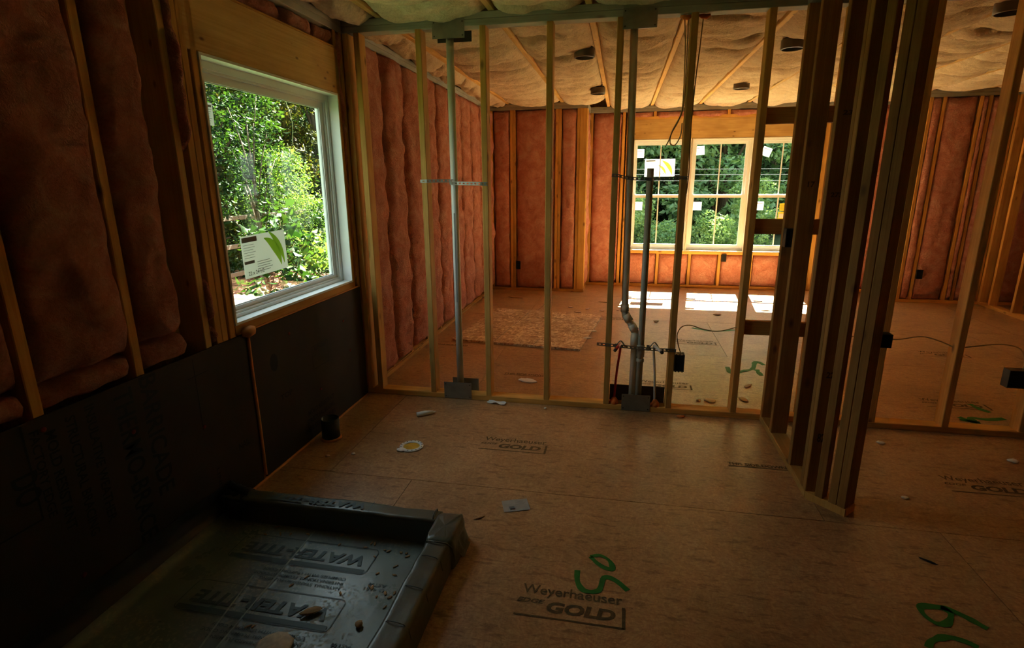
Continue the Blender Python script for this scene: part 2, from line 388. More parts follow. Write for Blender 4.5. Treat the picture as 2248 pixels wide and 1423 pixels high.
# ------------------------------------------------------------------ floor
floor = empty('floor', (0, 0, 0), kind='structure')
rows = [-5.98+1.22*0]
ys = [-5.98, -4.76, -3.54, -2.32, -1.10, .12, 1.34, 2.56, 3.78, 4.90]
for r in range(len(ys)-1):
    off = .296 if r % 2 == 0 else .76
    x = off-2.44
    while x < 8.7:
        a, c = max(x, -.15), min(x+2.44, 8.7)
        if c-a > .05:
            box('floor_panel', (a+.0015, ys[r]+.0015, -.018), (c-.0015, ys[r+1]-.0015, 0), M_floor, floor)
        x += 2.44
box('floor_joist_deck', (-.16, -6, -.3), (8.72, 4.92, -.019), M_roof, floor)

def stamp(x0, y0, wd, ink=M_stamp):
    """mill stamp printed on the floor: two lines of lettering in an open frame"""
    P = []
    P.append(shift(fitw(textvf('Weyerhaeuser', 1, .012), wd*.93, wd*.155), wd*.03, wd*.245))
    P.append(shift(fitw(textvf('EDGE', 1, .03, .3), wd*.26, wd*.055), 0, wd*.165))
    P.append(shift(fitw(textvf('GOLD', 1, .045, .15), wd*.62, wd*.135), wd*.28, wd*.075))
    P.append(boxvf((0, 0, 0), (wd*.97, wd*.018, .0004))); P.append(boxvf((wd*.955, 0, 0), (wd*.985, wd*.25, .0004)))
    P.append(shift(fitw(textvf('TM', 1), wd*.03), wd*1.02, wd*.25))
    v, f = join(P); o = put('printed_stamp', pydata(v, f), ink, floor, T(x0, y0, .0009)); tag(o, 'dark mill stamp printed on floor board'); return o
stamp(1.012, -.706, .40); stamp(1.452, -1.903, .40); stamp(3.44, -.72, .40)
stamp(1.95, .46, .40); stamp(3.87, .43, .40); stamp(2.33, 1.68, .38); stamp(4.42, 1.66, .38); stamp(1.60, 2.50, .36)
for (x, y, wd, tx) in ((2.40, -.655, .30, 'THIS SIDE DOWN'), (.90, .55, .34, 'THIS SIDE DOWN'), (.10, 1.25, .30, 'THIS SIDE DOWN')):
    P = [shift(fitw(textvf(tx, 1, .03), wd, wd*.10), 0, wd*.05), boxvf((0, 0, 0), (wd, wd*.025, .0004))]
    put('printed_stamp', pydata(*join(P)), M_stamp, floor, T(x, y, .0009))
def paint(lines, wd):
    v, f = join([ribbon(spline(l, 6), wd, 0) for l in lines]); o = put('spray_mark', pydata(v, f), M_green, floor, T(0, 0, .0014)); tag(o, 'green spray painted mark')
paint([[(1.706,-1.541),(1.747,-1.527),(1.785,-1.555),(1.796,-1.602),(1.764,-1.597),(1.734,-1.575),(1.706,-1.541)]], .024)
paint([[(1.66,-1.633),(1.665,-1.695),(1.693,-1.74),(1.747,-1.73),(1.766,-1.656),(1.808,-1.663),(1.856,-1.711)]], .030)
paint([[(2.974,-1.589),(2.901,-1.594),(2.887,-1.636),(2.909,-1.674),(2.946,-1.667),(2.982,-1.618),(2.974,-1.589),(3.018,-1.616),(3.068,-1.669)], [(2.827,-1.795),(2.854,-1.761),(2.913,-1.734),(2.962,-1.744),(2.989,-1.764)]], .030)
paint([[(3.978,.274),(4.029,.201),(4.047,.273),(4.13,.26),(4.249,.295)], [(4.173,.53),(4.189,.442),(4.221,.389)], [(3.96,.23),(4.06,.20)]], .05)
paint([[(2.686,1.054),(2.694,.903),(2.785,.962),(2.883,1.044),(2.946,1.239),(2.996,1.155)], [(2.906,1.027),(2.914,.879)]], .05)
paint([[(2.55,2.3),(2.75,2.2),(3.0,2.28),(3.1,2.12)]], .05)

# ------------------------------------------------------------------ wall_left  (x -.14 .. 0)
WL = empty('wall_left', (0, 0, 0), kind='structure')
D = .14
for z0, z1 in ((ZT, ZT+.038), (ZT+.038, ZT+.076)):
    lumber('top_plate', (-D, -5.98, z0), (0, 4.035, z1), 'y', M_mid_grey, WL)
lumber('bottom_plate', (-D, -5.98, 0), (0, 4.035, .038), 'y', M_stud, WL)
def stud_y(y, z0=.038, z1=ZT, par=None, x0=-D, x1=0, mat=None): return lumber('stud', (x0, y, z0), (x1, y+.038, z1), 'z', mat or M_stud, par or WL)
near_l = [-5.09, -4.69, -4.28, -3.87, -3.465, -3.06, -2.655, -2.25, -1.866, -1.500, -1.430, -1.392, -1.340]
for y in near_l: stud_y(y, mat=M_header if y == -1.500 else None)
for y in (-.113, -.040): stud_y(y)
far_l = [.07, .485, .885, 1.295, 1.70, 2.11, 2.53, 2.93, 3.34, 3.75, 3.995]
for y in far_l: stud_y(y)
lumber('header', (-D, -1.375, 2.037), (0, -.075, 2.300), 'y', M_header, WL)
lumber('header_plate', (-D, -1.375, 2.300), (0, -.075, 2.312), 'y', M_stud, WL)
for y in (-.97, -.56): lumber('cripple', (-D, y, .038), (0, y+.038, .81), 'z', M_stud, WL)
lumber('rough_sill', (-D, -1.302, .806), (.002, -.113, .846), 'y', M_stud, WL)
# sheathing behind, with the window opening left out
def sheath(lo, hi, par): box('sheathing', lo, hi, M_sheath, par)
sheath((-.152, -5.98, -.3), (-.1405, -1.302, 2.75), WL); sheath((-.152, -.111, -.3), (-.1405, 4.18, 2.75), WL)
sheath((-.152, -1.302, -.3), (-.1405, -.111, .846), WL); sheath((-.152, -1.302, 2.037), (-.1405, -.111, 2.75), WL)
X_, Y_, Z_ = (1,0,0), (0,1,0), (0,0,1)
NX_, NY_ = (-1,0,0), (0,-1,0)
def bl(y0, y1, z0, z1, bulge=.03, seed=0, nv=None, nu=12, par=None, **k):
    h = z1-z0; return batt('insulation_batt', par or WL, (-.012, y0, z0), Y_, Z_, X_, y1-y0, h, bulge+.012, M_pink, nu, nv or max(6, int(h*30)), .085, seed, **k)
sd_ = 1
for a, c in zip(near_l[:8], near_l[1:9]):
    for z0, z1 in ((.80, .885), (.89, ZT-.005)):
        w_ = c-a-.038
        if a == -1.866: pass
        bl(a+.040, a+.038+w_-.002, z0, z1, .035, sd_, nu=20 if a > -3 else 8); sd_ += 1
# the batt left of the wide stud face is narrow, so the side of that stud shows
batt('insulation_batt', WL, (-.015, -1.826, .905), Y_, Z_, X_, .20, 1.49, .05, M_pink, 18, 60, .085, 41)
batt('insulation_batt', WL, (-.015, -1.826, .80), Y_, Z_, X_, .225, .10, .045, M_pink, 14, 8, .085, 42)
lumber('backing_board', (-.1395, -1.62, .8), (-.118, -1.502, ZT), 'z', M_header, WL)
# stuffing in the narrow gap beside the window studs
def strip(y0, y1, z0, z1, seed, b=.03): batt('insulation_strip', WL, (-.012, y0, z0), Y_, Z_, X_, y1-y0, z1-z0, b, M_pink, 7, max(8, int((z1-z0)*45)), .06, seed, .02, edge=.004)
strip(-1.466, -1.426, 1.62, ZT, 51, .045); strip(-1.466, -1.430, .90, 1.10, 52, .035); strip(-1.464, -1.430, .80, .89, 53, .035)
strip(-.077, -.038, .82, ZT, 54, .022); strip(-.003, .07, .04, ZT, 55, .012)
for i, (a, c) in enumerate(((-1.37, -1.0), (-.995, -.60), (-.595, -.30), (-.295, -.08))):
    batt('insulation_batt', WL, (-.03, a, 2.314), Y_, Z_, X_, c-a, .086, .03, M_pink, 20, 8, .06, 60+i, .03)
lumber('cripple', (-D, -1.34, 2.312), (-.03, -1.302, ZT), 'z', M_stud, WL)
for a, c in zip(far_l[:-1], far_l[1:]):
    if c-a < .1 : continue
    mid = .72 if a == .485 else None
    bl(a+.030, c+.008, .06, ZT+.01, .060, sd_, nu=14); sd_ += 1
tag(lumber('base_strip', (.0005, .092, .002), (.012, 4.0, .034), 'y', M_stud, WL), 'pale strip of plate edge')

# black sheathing board on the lower wall
def on_left(vf, y, z):   # text running downwards on the wall, letter tops towards +y
    return [(0, v[1]+y, -v[0]+z) for v in vf[0]], vf[1]
def on_left_h(vf, y, z): return [(0, v[0]+y, v[1]+z) for v in vf[0]], vf[1]
b1 = box('black_board', (.001, -1.225, .012), (.0095, -.028, .797), M_black, WL)
b2 = box('black_board', (.001, -3.66, .012), (.0095, -1.250, .795), M_black, WL)
def letters(parts, par, x=.0103, nm='board_lettering'):
    v, f = join(parts); put(nm, pydata(v, f), M_ink, par, T(x, 0, 0))
letters([on_left(fitw(textvf('BARRICADE', 1, .015), .50, .080), -1.872, .79), on_left(fitw(textvf('THERMO-BRACE', 1, .015), .62, .080), -1.985, .775)], b2)
letters([on_left(fitw(textvf('MOLD RESISTANT', 1, .02), .36, .036), -2.235, .74), on_left(fitw(textvf('STRUCTURAL BRACING', 1, .02), .45, .036), -2.165, .76), on_left(fitw(textvf('INSULATIVE WEATHER', 1, .02), .45, .036), -2.095, .77)], b2)
letters([on_left(fitw(textvf('DO', 1, .02), .10, .08), -2.36, .64), boxvf((0, -2.30, .47), (.0003, -2.294, .79)), boxvf((0, -2.55, .47), (.0003, -2.294, .476)), on_left(fitw(textvf('FACTORY EDGE', 1, .02), .30, .03), -2.28, .76)], b2)
letters([boxvf((0, -1.60, .45), (.0003, -1.597, .78)), boxvf((0, -1.64, .70), (.0003, -1.52, .703)), on_left_h(fitw(textvf('NAIL', 1, .02), .08, .035), -1.40, .25), on_left(fitw(textvf('LINE', 1, .02), .10, .02), -1.56, .24)], b2)
letters([on_left_h(fitw(textvf('MOLD RESISTANT', 1, .03), .30, .030), -.80, .165), on_left_h(fitw(textvf('STRUCTURAL BRACING', 1, .03), .32, .030), -.82, .115), on_left_h(fitw(textvf('INSULATIVE WEATHER', 1, .03), .34, .030), -.84, .065)], b1)
letters([boxvf((0, -.70, .42), (.0003, -.697, .56)), boxvf((0, -.52, .42), (.0003, -.517, .56)), boxvf((0, -.70, .42), (.0003, -.517, .423)), boxvf((0, -.70, .557), (.0003, -.517, .56)), on_left_h(fitw(textvf('EDGE', 1, .02), .12, .02), -.67, .53)], b1)
v, f = lathe([(0, 0), (.033, 0), (.033, .0004), (0, .0004)], 10)
put('board_lettering', pydata([(z, x, y*1.5) for x, y, z in v], f), M_ink, b1, T(.0102, -1.06, .585))
letters([on_left_h(fitw(textvf('TOP', 1, .03), .11, .03), -1.04, .36)], b1)
tubeobj('sealant_bead', [(.012, -1.238, .03), (.013, -1.237, .3), (.012, -1.239, .6), (.013, -1.238, .80)], .0085, M_tanfoam, WL, 8)
tubeobj('sealant_bead', [(.010, y, .004) for y in np.linspace(-1.50, -.02, 12)], .008, M_tanfoam, WL, 8)
tubeobj('sealant_bead', [(.004, y, .803) for y in np.linspace(-1.30, -.05, 8)], .006, M_tanfoam, WL, 8)
v, f = tube([(0, 0, 0), (.004, .03, .0), (.006, .06, .004), (0, .085, .01)], [.014, .028, .026, .012], 8)
tag(put('foam_lump', pydata(v, f), M_tanfoam, WL, T(.012, -1.275, .800), smooth=True), 'orange foam lump')
for k, (y, z) in enumerate(((-2.216, .20), (-2.234, .752), (-1.59, .463), (-.64, .275), (-.30, .62), (-.24, .40), (-.90, .70), (-1.93, .60))):
    v, f = lathe([(0, .004), (.006, .004), (.009, .0015), (.009, 0)], 10)
    put('nail_cap', pydata([(z_, x_, y_) for x_, y_, z_ in v], f), M_cap, b2 if y < -1.25 else b1, T(.0097, y, z), smooth=True)

# ------------------------------------------------------------------ window_1
def ring(lo, hi, ins, x0, x1):
    """rectangular frame in a wall of constant x; ins = left, right, bottom, top widths"""
    (y0, z0), (y1, z1) = lo, hi; l, r, bt, tp = ins
    return join([boxvf((x0, y0, z0), (x1, y0+l, z1)), boxvf((x0, y1-r, z0), (x1, y1, z1)), boxvf((x0, y0+l, z0), (x1, y1-r, z0+bt)), boxvf((x0, y0+l, z1-tp), (x1, y1-r, z1))])
W1 = empty('window_1', (-.07, -.707, .848), kind='structure')
put('window_casing', pydata(*ring((-1.301, .847), (-.113, 2.036), (.012,)*4, -.06, .006)), M_white, W1)
put('window_frame', pydata(*join([ring((-1.301, .847), (-.113, 2.036), (.040, .040, .030, .045), -.138, -.0605), ring((-1.262, .876), (-.152, 1.992), (.012,)*4, -.120, -.070)])), M_white, W1)
put('window_sash', pydata(*ring((-1.250, .888), (-.164, 1.980), (.034, .040, .022, .036), -.112, -.082)), M_white, W1)
put('window_pane', pydata(*boxvf((-.100, -1.217, .909), (-.096, -.203, 1.945))), M_glass, W1)
put('glazing_bead', pydata(*ring((-1.218, .908), (-.202, 1.946), (.006,)*4, -.096, -.088)), M_mid_grey, W1)
# the dusty grey strip of casing edge
def paper(name, M, wd, ht, mat, label, cat, group=None, marks=()):
    t = .0012
    o = put(name, pydata(*boxvf((-wd/2, -ht/2, 0), (wd/2, ht/2, t))), mat, None, M); tag(o, label, cat, group)
    for nm, mt, parts in marks:
        v, f = join(parts); q = put(nm, pydata([(x, y, z+t+.0004) for x, y, z in v], f), mt, o, M)
        if nm == 'label_text': q['kind'] = 'stuff'
    return o
def rect(x0, y0, x1, y1): return [(x0, y0, 0), (x1, y0, 0), (x1, y1, 0), (x0, y1, 0)], [(0, 1, 2, 3)]
def lines(x0, x1, y0, y1, n, h=.002): 
    out = []
    for i in range(n):
        y = y0+(y1-y0)*i/max(1, n-1); out.append(rect(x0, y, x0+(x1-x0)*(.7+.3*random.random()), y+h))
    return out
def leafband(cx, cy, r, w0, a0, a1, n=12):
    V, F = [], []
    for i in range(n+1):
        a = a0+(a1-a0)*i/n; q = w0*math.sin(math.pi*i/n)*.5+.002
        V += [(cx+(r-q)*math.cos(a), cy+(r-q)*math.sin(a), 0), (cx+(r+q)*math.cos(a), cy+(r+q)*math.sin(a), 0)]
    for i in range(n): F.append((2*i, 2*i+1, 2*i+3, 2*i+2))
    return V, F
ML = Matrix(((0,0,1),(1,0,0),(0,1,0))).to_4x4()  # sheet on left wall: x'->y, y'->z, z'->+x
def onl(y, z, rot): M = ML @ Matrix.Rotation(rot, 4, 'Z'); M.translation = (-.0955, y, z); return M
paper('energy_label', onl(-.872, 1.135, .02), .375, .215, M_label, 'large white label with green arcs stuck low on the left window glass', 'label', None, [
    ('label_print', M_greenink, [leafband(-.06, -.10, .19, .05, .1, 1.25), leafband(-.09, -.10, .25, .035, .1, 1.0)]),
    ('label_text', M_grey, [rect(-.18, .075, -.06, .10), rect(-.18, -.035, -.10, -.02)]+lines(-.175, -.07, -.005, .06, 6)+lines(-.08, .07, -.085, -.035, 5, .003)+[shift(fitw(textvf('22 x 24 1/2', 1, .02), .13), -.16, -.095)])])
paper('care_label', onl(-1.172, 1.807, .0), .075, .10, M_label, 'small printed label in the top corner of the left window glass', 'label', None, [
    ('label_text', M_grey, [rect(-.03, .03, .03, .04)]+lines(-.03, .03, -.04, .02, 7))])

# ------------------------------------------------------------------ ceiling
CE = empty('ceiling', (3, 0, 2.478), kind='structure')
xs = [-.07, .255, .965, 1.54, 2.12, 2.745, 3.35, 3.96, 4.57, 5.18, 5.79, 6.40, 7.01, 7.62, 8.23]
for x in xs[1:]:
    lumber('joist', (x-.019, .02, 2.4785), (x+.019, 4.78, 2.62), 'y', M_header, CE)
    lumber('joist', (x-.019, -6.0, 2.4785), (x+.019, .018, 2.62), 'y', M_header, CE)
def sagger(seed, ln, d=.05):
    r = random.Random(seed); ks = [0]
    while ks[-1] < ln: ks.append(ks[-1]+r.uniform(.20, .62))
    tl = [r.uniform(-.12, .12) for _ in ks]
    def f(s, y):
        y = y+tl[0]*(s-.5)
        for i in range(len(ks)-1):
            if y < ks[i+1]:
                u = max(0, (y-ks[i])/(ks[i+1]-ks[i])); break
        else: u = .5
        sc = (4*u*(1-u))**.38
        return -d*.55+d*sc*(.75+.5*noise.noise(Vector((seed*.37, i*3.31, s*2))))+noise.noise(Vector((s*2.5, y*13+s*3, seed)))*.013+noise.noise(Vector((s*8, y*38, seed)))*.007
    return f
for i in range(len(xs)-1):
    a, c = xs[i]+.020, xs[i+1]-.020
    if i == 0: a = -.0
    hi_ = xs[i] < 4.7
    for (y0, y1, k) in ((.02, 4.60, 0), (-5.95, .015, 100)):
        if y1 > 4 and (xs[i] < 1.2 or xs[i] > 5.1): y1 = 4.02
        vis0 = y0 if y0 > 0 else -1.6
        if y0 < 0:
            batt('insulation_batt', CE, (a, y0, 2.50), X_, Y_, (0,0,-1), c-a, -1.6-y0, .045, M_tan, 8, 40, .05, i+k+50, .012, edge=.004)
            y0 = -1.6
        ln = y1-y0
        batt('insulation_batt', CE, (a, y0, 2.492), X_, Y_, (0,0,-1), c-a, ln, .045, M_tan, 18 if hi_ else 8, int(ln*(46 if hi_ else 16)), .05, i+k, .008, sag=sagger(i+k, ln, .092), edge=.004)
box('attic_light_block', (-.16, -6, 2.63), (8.72, 4.92, 2.66), M_roof, CE)  # unseen slab added above the batts to keep the attic dark
box('roof_deck', (-.5, -6.3, 2.75), (9.0, 5.05, 2.80), M_roof, CE)

# recessed light cans in the ceiling insulation
def can(x, y, z, label, r=.078):
    o = empty('recessed_light_can', (x, y, z), label, 'light can', 'recessed light cans')
    v, f = lathe([(r*.9, .0), (r*.9, .07), (0, .07)], 24); put('can_housing', pydata(v, [tuple(reversed(q)) for q in f]), M_can, o, T(x, y, z), smooth=True)
    v, f = lathe([(r, .06), (r, .0), (r*.9, -.004), (r*.88, .0), (r*.88, .02)], 24); put('can_rim', pydata(v, f), M_canrim, o, T(x, y, z), smooth=True)
    v, f = lathe([(0, .03), (.018, .03), (.022, .045), (.022, .069)], 12); put('lamp_socket', pydata(v, f), M_boxin, o, T(x, y, z), smooth=True)
can(1.445, 1.06, 2.407, 'round light can in the ceiling left of the pipes, nearer of that pair')
can(1.47, 2.90, 2.405, 'round light can far back in the ceiling, farther of the left pair')
can(2.925, 1.10, 2.407, 'round light can near the top, just left of the dark stud wall')
can(2.93, 2.90, 2.405, 'small round light can far back above the middle of the wide window')
can(3.885, .42, 2.407, 'round light can at the top right corner beside a stud')
can(4.35, 2.60, 2.405, 'round light can far back in the ceiling right of the dark stud wall')

# ------------------------------------------------------------------ partition wall with the pipes  (y 0 .. .089)
WP = empty('wall_partition', (0, .045, 0), kind='structure')
PD = .089; S = .4064; X0 = .079
lumber('bottom_plate', (.001, 0, 0), (8.58, PD, .038), 'x', M_stud, WP)
for z0, z1 in ((ZT, ZT+.038), (ZT+.038, ZT+.076)): lumber('top_plate', (.001, 0, z0), (8.58, PD, z1), 'x', M_plate, WP)
PST = []
for k in range(15):
    x = X0+S*k; PST.append(lumber('stud', (x, 0, .038), (x+.038, PD, ZT), 'z', M_stud, WP))
lumber('stud', (.002, 0, .038), (.040, PD, ZT), 'z', M_stud, WP)
for z in (1.808, 1.185, .560):
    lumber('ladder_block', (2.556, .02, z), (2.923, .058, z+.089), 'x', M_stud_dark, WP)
# spur wall running towards the camera, its far end turned through 45 degrees
WR = empty('wall_spur', (2.745, -.45, 0), kind='structure')
SD = .089; XR = 2.702
lumber('bottom_plate', (XR, -.915, 0), (XR+SD, -.001, .038), 'y', M_stud, WR)
for z0, z1 in ((ZT, ZT+.038), (ZT+.038, ZT+.076)): lumber('top_plate', (XR, -.915, z0), (XR+SD, -.001, z1), 'y', M_plate, WR)
RST = []
for y in (-.040, -.268, -.660, -.915, -.876):
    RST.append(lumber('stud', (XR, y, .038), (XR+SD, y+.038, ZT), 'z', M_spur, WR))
# 45 degree end piece
d = Vector((.7071, -.7071, 0)); n_ = Vector((.7071, .7071, 0)); C0 = Vector((XR, -.917, 0))
def diag(name, a, b_, z0, z1, mat, t0=0, t1=SD):
    P = [C0+d*a+n_*t0, C0+d*b_+n_*t0, C0+d*b_+n_*t1, C0+d*a+n_*t1]
    c = sum(P, Vector())/4; c.z = (z0+z1)/2
    M = Matrix.Rotation(-math.pi/4, 4, 'Z'); M.translation = c
    hx, hy, hz = (b_-a)/2, (t1-t0)/2, (z1-z0)/2
    v, f = prism(hx*2, hy*2, hz*2); return put(name, pydata(v, f), mat, WR, M)
diag('bottom_plate', .0, .190, 0, .038, M_stud); diag('top_plate', 0, .190, ZT, ZT+.038, M_plate); diag('top_plate', 0, .190, ZT+.038, ZT+.076, M_plate)
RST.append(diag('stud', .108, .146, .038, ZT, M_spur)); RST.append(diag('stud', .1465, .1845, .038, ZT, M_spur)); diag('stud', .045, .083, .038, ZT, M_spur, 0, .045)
def gstamp(par, tx, x, y, z, h=.022, face='y', wd=.05):
    vf = fitw(textvf(tx, 1, .03), wd, h); v = [(p[0]-wd/2, 0, p[1]) for p in vf[0]]
    put('grade_stamp', pydata(v, vf[1]), M_gink, par, T(x, y, z))
gstamp(RST[2], '273', XR+.045, -.6612, 1.42); gstamp(RST[2], '23', XR+.045, -.6612, 1.78, .02, wd=.04); gstamp(RST[4], '223', XR+.045, -.9162, .62, .03); gstamp(RST[4], '828', XR+.045, -.9162, .30, .045); gstamp(RST[1], '17', XR+.05, -.2692, 1.46, .03, wd=.035)
gstamp(PST[10], '22', X0+S*10+.019, -.0006, 1.4, .02, wd=.03)

# ------------------------------------------------------------------ far walls
WF = empty('wall_far', (3, 4.1, 0), kind='structure')
YJ, YW = 4.035, 4.617
def fl(lo, hi, ax, name='stud', mat=M_stud): return lumber(name, lo, hi, ax, mat, WF)
def seg(x0, x1, y, dep=.14):
    fl((x0, y, 0), (x1, y+dep, .038), 'x', 'bottom_plate')
    fl((x0, y, ZT), (x1, y+dep, ZT+.038), 'x', 'top_plate', M_plate); fl((x0, y, ZT+.038), (x1, y+dep, ZT+.076), 'x', 'top_plate', M_plate)
def st(x, y, z0=.038, z1=ZT, w_=.038, dep=.14): return fl((x, y, z0), (x+w_, y+dep, z1), 'z')
def bf(x0, x1, y, z0, z1, bulge=.02, seed=0, nu=10): return batt('insulation_batt', WF, (x0, y+.014, z0), X_, Z_, NY_, x1-x0, z1-z0, bulge+.014, M_pink, nu, max(5, int((z1-z0)*18)), .085, seed, .012)
seg(0, 1.30, YJ)
for x in (.002, .275, .314, .885, .925, 1.165): st(x, YJ)
fl((1.2035, YJ-.003, .038), (1.295, YJ+.035, ZT), 'z'); fl((1.262, YJ+.036, .038), (1.30, YJ+.14, ZT), 'z')
for i, (a, c) in enumerate(((.04, .275), (.352, .885), (.963, 1.165))): bf(a, c, YJ, .038, ZT, .012, 200+i)
# return wall of the bay (x = 1.30) and its twin on the right
for xa, s in ((1.30, -1), (5.20, 1)):
    x0, x1 = (xa-.14, xa) if s < 0 else (xa, xa+.14)
    fl((x0, YJ+.141, 0), (x1, YW, .038), 'y', 'bottom_plate'); fl((x0, YJ+.141, ZT), (x1, YW, ZT+.076), 'y', 'top_plate', M_plate)
    batt('insulation_batt', WF, (xa+s*.01, YJ+.141, .038), Y_, Z_, X_ if s < 0 else NX_, YW-YJ-.14, ZT-.038, .02, M_pink, 8, 40, .1, 210+s)
    box('sheathing', (x0-.012 if s < 0 else x1, YJ+.14, -.3), (x0 if s < 0 else x1+.012, YW+.15, 2.75), M_sheath, WF)
seg(1.30, 5.20, YW)
for x in (1.302, 1.740, 1.800, 1.839, 4.262, 4.301, 4.340, 4.75, 5.162): st(x, YW)
fl((1.878, YW, 2.045), (4.262, YW+.14, 2.300), 'x', 'header', M_header); fl((1.878, YW, 2.3), (4.262, YW+.14, 2.338), 'x', 'header_plate')
for i, (x, c) in enumerate(((1.88, 2.15), (2.188, 2.62), (2.658, 3.10), (3.138, 3.62), (3.658, 4.26))):
    if x > 1.9: st(x-.038, YW, 2.338, ZT)
    batt('insulation_batt', WF, (x, YW+.012, 2.306), X_, Z_, NY_, c-x, .095, .03, M_pink, 12, 6, .05, 220+i, .02)
fl((1.878, YW-.002, .480), (4.262, YW+.14, .518), 'x', 'rough_sill')
for i, (x, c) in enumerate(((1.878, 2.29), (2.328, 2.735), (2.773, 3.14), (3.178, 3.56), (3.598, 3.96), (3.998, 4.262))):
    if x > 1.9: st(x-.038, YW, .038, .48)
    bf(x, c, YW, .04, .48, .012, 230+i)
for i, (a, c) in enumerate(((1.34, 1.74), (4.378, 4.75), (4.788, 5.162))): bf(a, c, YW, .038, ZT, .012, 240+i)
seg(5.20, 8.58, YJ)
for x in (5.202, 5.338, 5.710, 5.80, 6.06, 6.102, 6.20, 6.60, 7.0, 7.4, 7.8, 8.2): st(x, YJ)
xsr = (5.24, 5.338, 5.710, 5.80, 6.06, 6.102, 6.20, 6.60, 7.0, 7.4, 7.8, 8.2)
for i, (a, c) in enumerate(zip(xsr[:-1], xsr[1:])):
    a2 = a if i == 0 else a+.038
    if c-a2 > .02: bf(a2, c, YJ, .038, ZT, .014, 250+i)
for lo, hi in (((-.152, YJ+.1405, -.3), (1.16, YJ+.152, 2.75)), ((5.34, YJ+.1405, -.3), (8.7, YJ+.152, 2.75)), ((1.16, YW+.1405, -.3), (1.879, YW+.152, 2.75)), ((4.262, YW+.1405, -.3), (5.35, YW+.152, 2.75)),
               ((1.879, YW+.1405, -.3), (4.262, YW+.152, .518)), ((1.879, YW+.1405, 2.045), (4.262, YW+.152, 2.75))): box('sheathing', lo, hi, M_sheath, WF)

# triple window: window_2, window_3, window_4
def ringy(lo, hi, ins, y0, y1):
    v, f = ring(lo, hi, ins, y0, y1); return [(p[1], p[0], p[2]) for p in v], [tuple(reversed(q)) for q in f]
for k, (xa, xb) in enumerate(((1.884, 2.672), (2.678, 3.466), (3.472, 4.256))):
    W = empty('window_%d' % (k+2), ((xa+xb)/2, YW+.09, .53), kind='structure')
    put('window_casing', pydata(*ringy((xa, .520), (xb, 2.043), (.012, .012, .012, .012), YW-.002, YW+.075)), M_beige, W)
    put('window_frame', pydata(*ringy((xa, .520), (xb, 2.043), (.045, .045, .04, .04), YW+.0755, YW+.139)), M_white, W)
    ua, ub = xa+.046, xb-.046; rail = 1.283
    put('upper_sash', pydata(*join([ringy((ua, rail-.012), (ub, 2.002), (.030, .030, .035, .032), YW+.110, YW+.134), boxvf(((ua+ub)/2-.008, YW+.118, rail), ((ua+ub)/2+.008, YW+.124, 1.99))])), M_white, W)
    put('lower_sash', pydata(*join([ringy((ua, .561), (ub, rail+.014), (.034, .034, .05, .036), YW+.080, YW+.106), boxvf(((ua+ub)/2-.008, YW+.090, .60), ((ua+ub)/2+.008, YW+.096, rail))])), M_white, W)
    put('window_pane', pydata(*boxvf((ua+.028, YW+.1255, rail+.01), (ub-.028, YW+.1285, 1.985))), M_glass, W)
    put('window_pane', pydata(*boxvf((ua+.032, YW+.0975, .60), (ub-.032, YW+.1005, rail-.01))), M_glass, W)
MF = Matrix(((1,0,0),(0,0,-1),(0,1,0))).to_4x4()
def onf(x, z, y, rot=0): M = MF @ Matrix.Rotation(rot, 4, 'Z'); M.translation = (x, y, z); return M
YU, YL = YW+.1250, YW+.0970
red = ('label_text', plain('red_label_ink', (.5,.05,.03)), [rect(-.045, .03, .045, .038)]); gry = ('label_text', M_grey, lines(-.045, .045, -.035, .02, 4))
def small(x, z, up_, rot, lab, mt=M_label): paper('window_sticker', onf(x, z, YU if up_ else YL, rot), .115, .115, mt, lab, 'sticker', 'small square stickers on the wide window', [red, gry])
small(1.995, 1.865, 1, 0, 'small white sticker at top left of the left sash of the wide window')
small(2.80, 1.890, 1, .08, 'small white sticker at top left of the middle sash of the wide window')
small(3.66, 1.862, 1, -.35, 'small white sticker tilted at top left of the right sash of the wide window')
small(2.005, 1.145, 0, 0, 'small white sticker on the lower left sash of the wide window')
small(2.815, 1.145, 0, 0, 'small white sticker on the lower middle sash of the wide window')
small(3.63, 1.150, 0, 0, 'small white sticker on the lower right sash, left of the yellow ones')
paper('window_sticker', onf(3.95, 1.135, YL, .05), .11, .10, M_yellow, 'bright yellow square sticker on the right sash of the wide window', 'sticker', None, [gry])
paper('window_sticker', onf(3.93, 1.005, YL, 0), .09, .13, M_yellow, 'yellow and white sticker under the bright yellow one on the lower right sash', 'sticker', None, [('label_text', M_paper, [rect(-.035, -.02, .035, .04)])])
paper('energy_label', onf(2.275, 1.668, YU, .01), .41, .235, M_label, 'large white label with green stripes on the upper left sash of the wide window', 'label', None, [
    ('label_print', M_greenink, [leafband(-.08, -.13, .25, .05, .1, 1.15), leafband(-.09, -.13, .18, .03, .2, 1.2)]), ('label_text', M_grey, [rect(-.19, .085, -.06, .105)]+lines(-.06, .06, -.09, -.05, 4, .004)+[shift(fitw(textvf('22 x 24', 1, .03), .12), -.05, -.09)])])

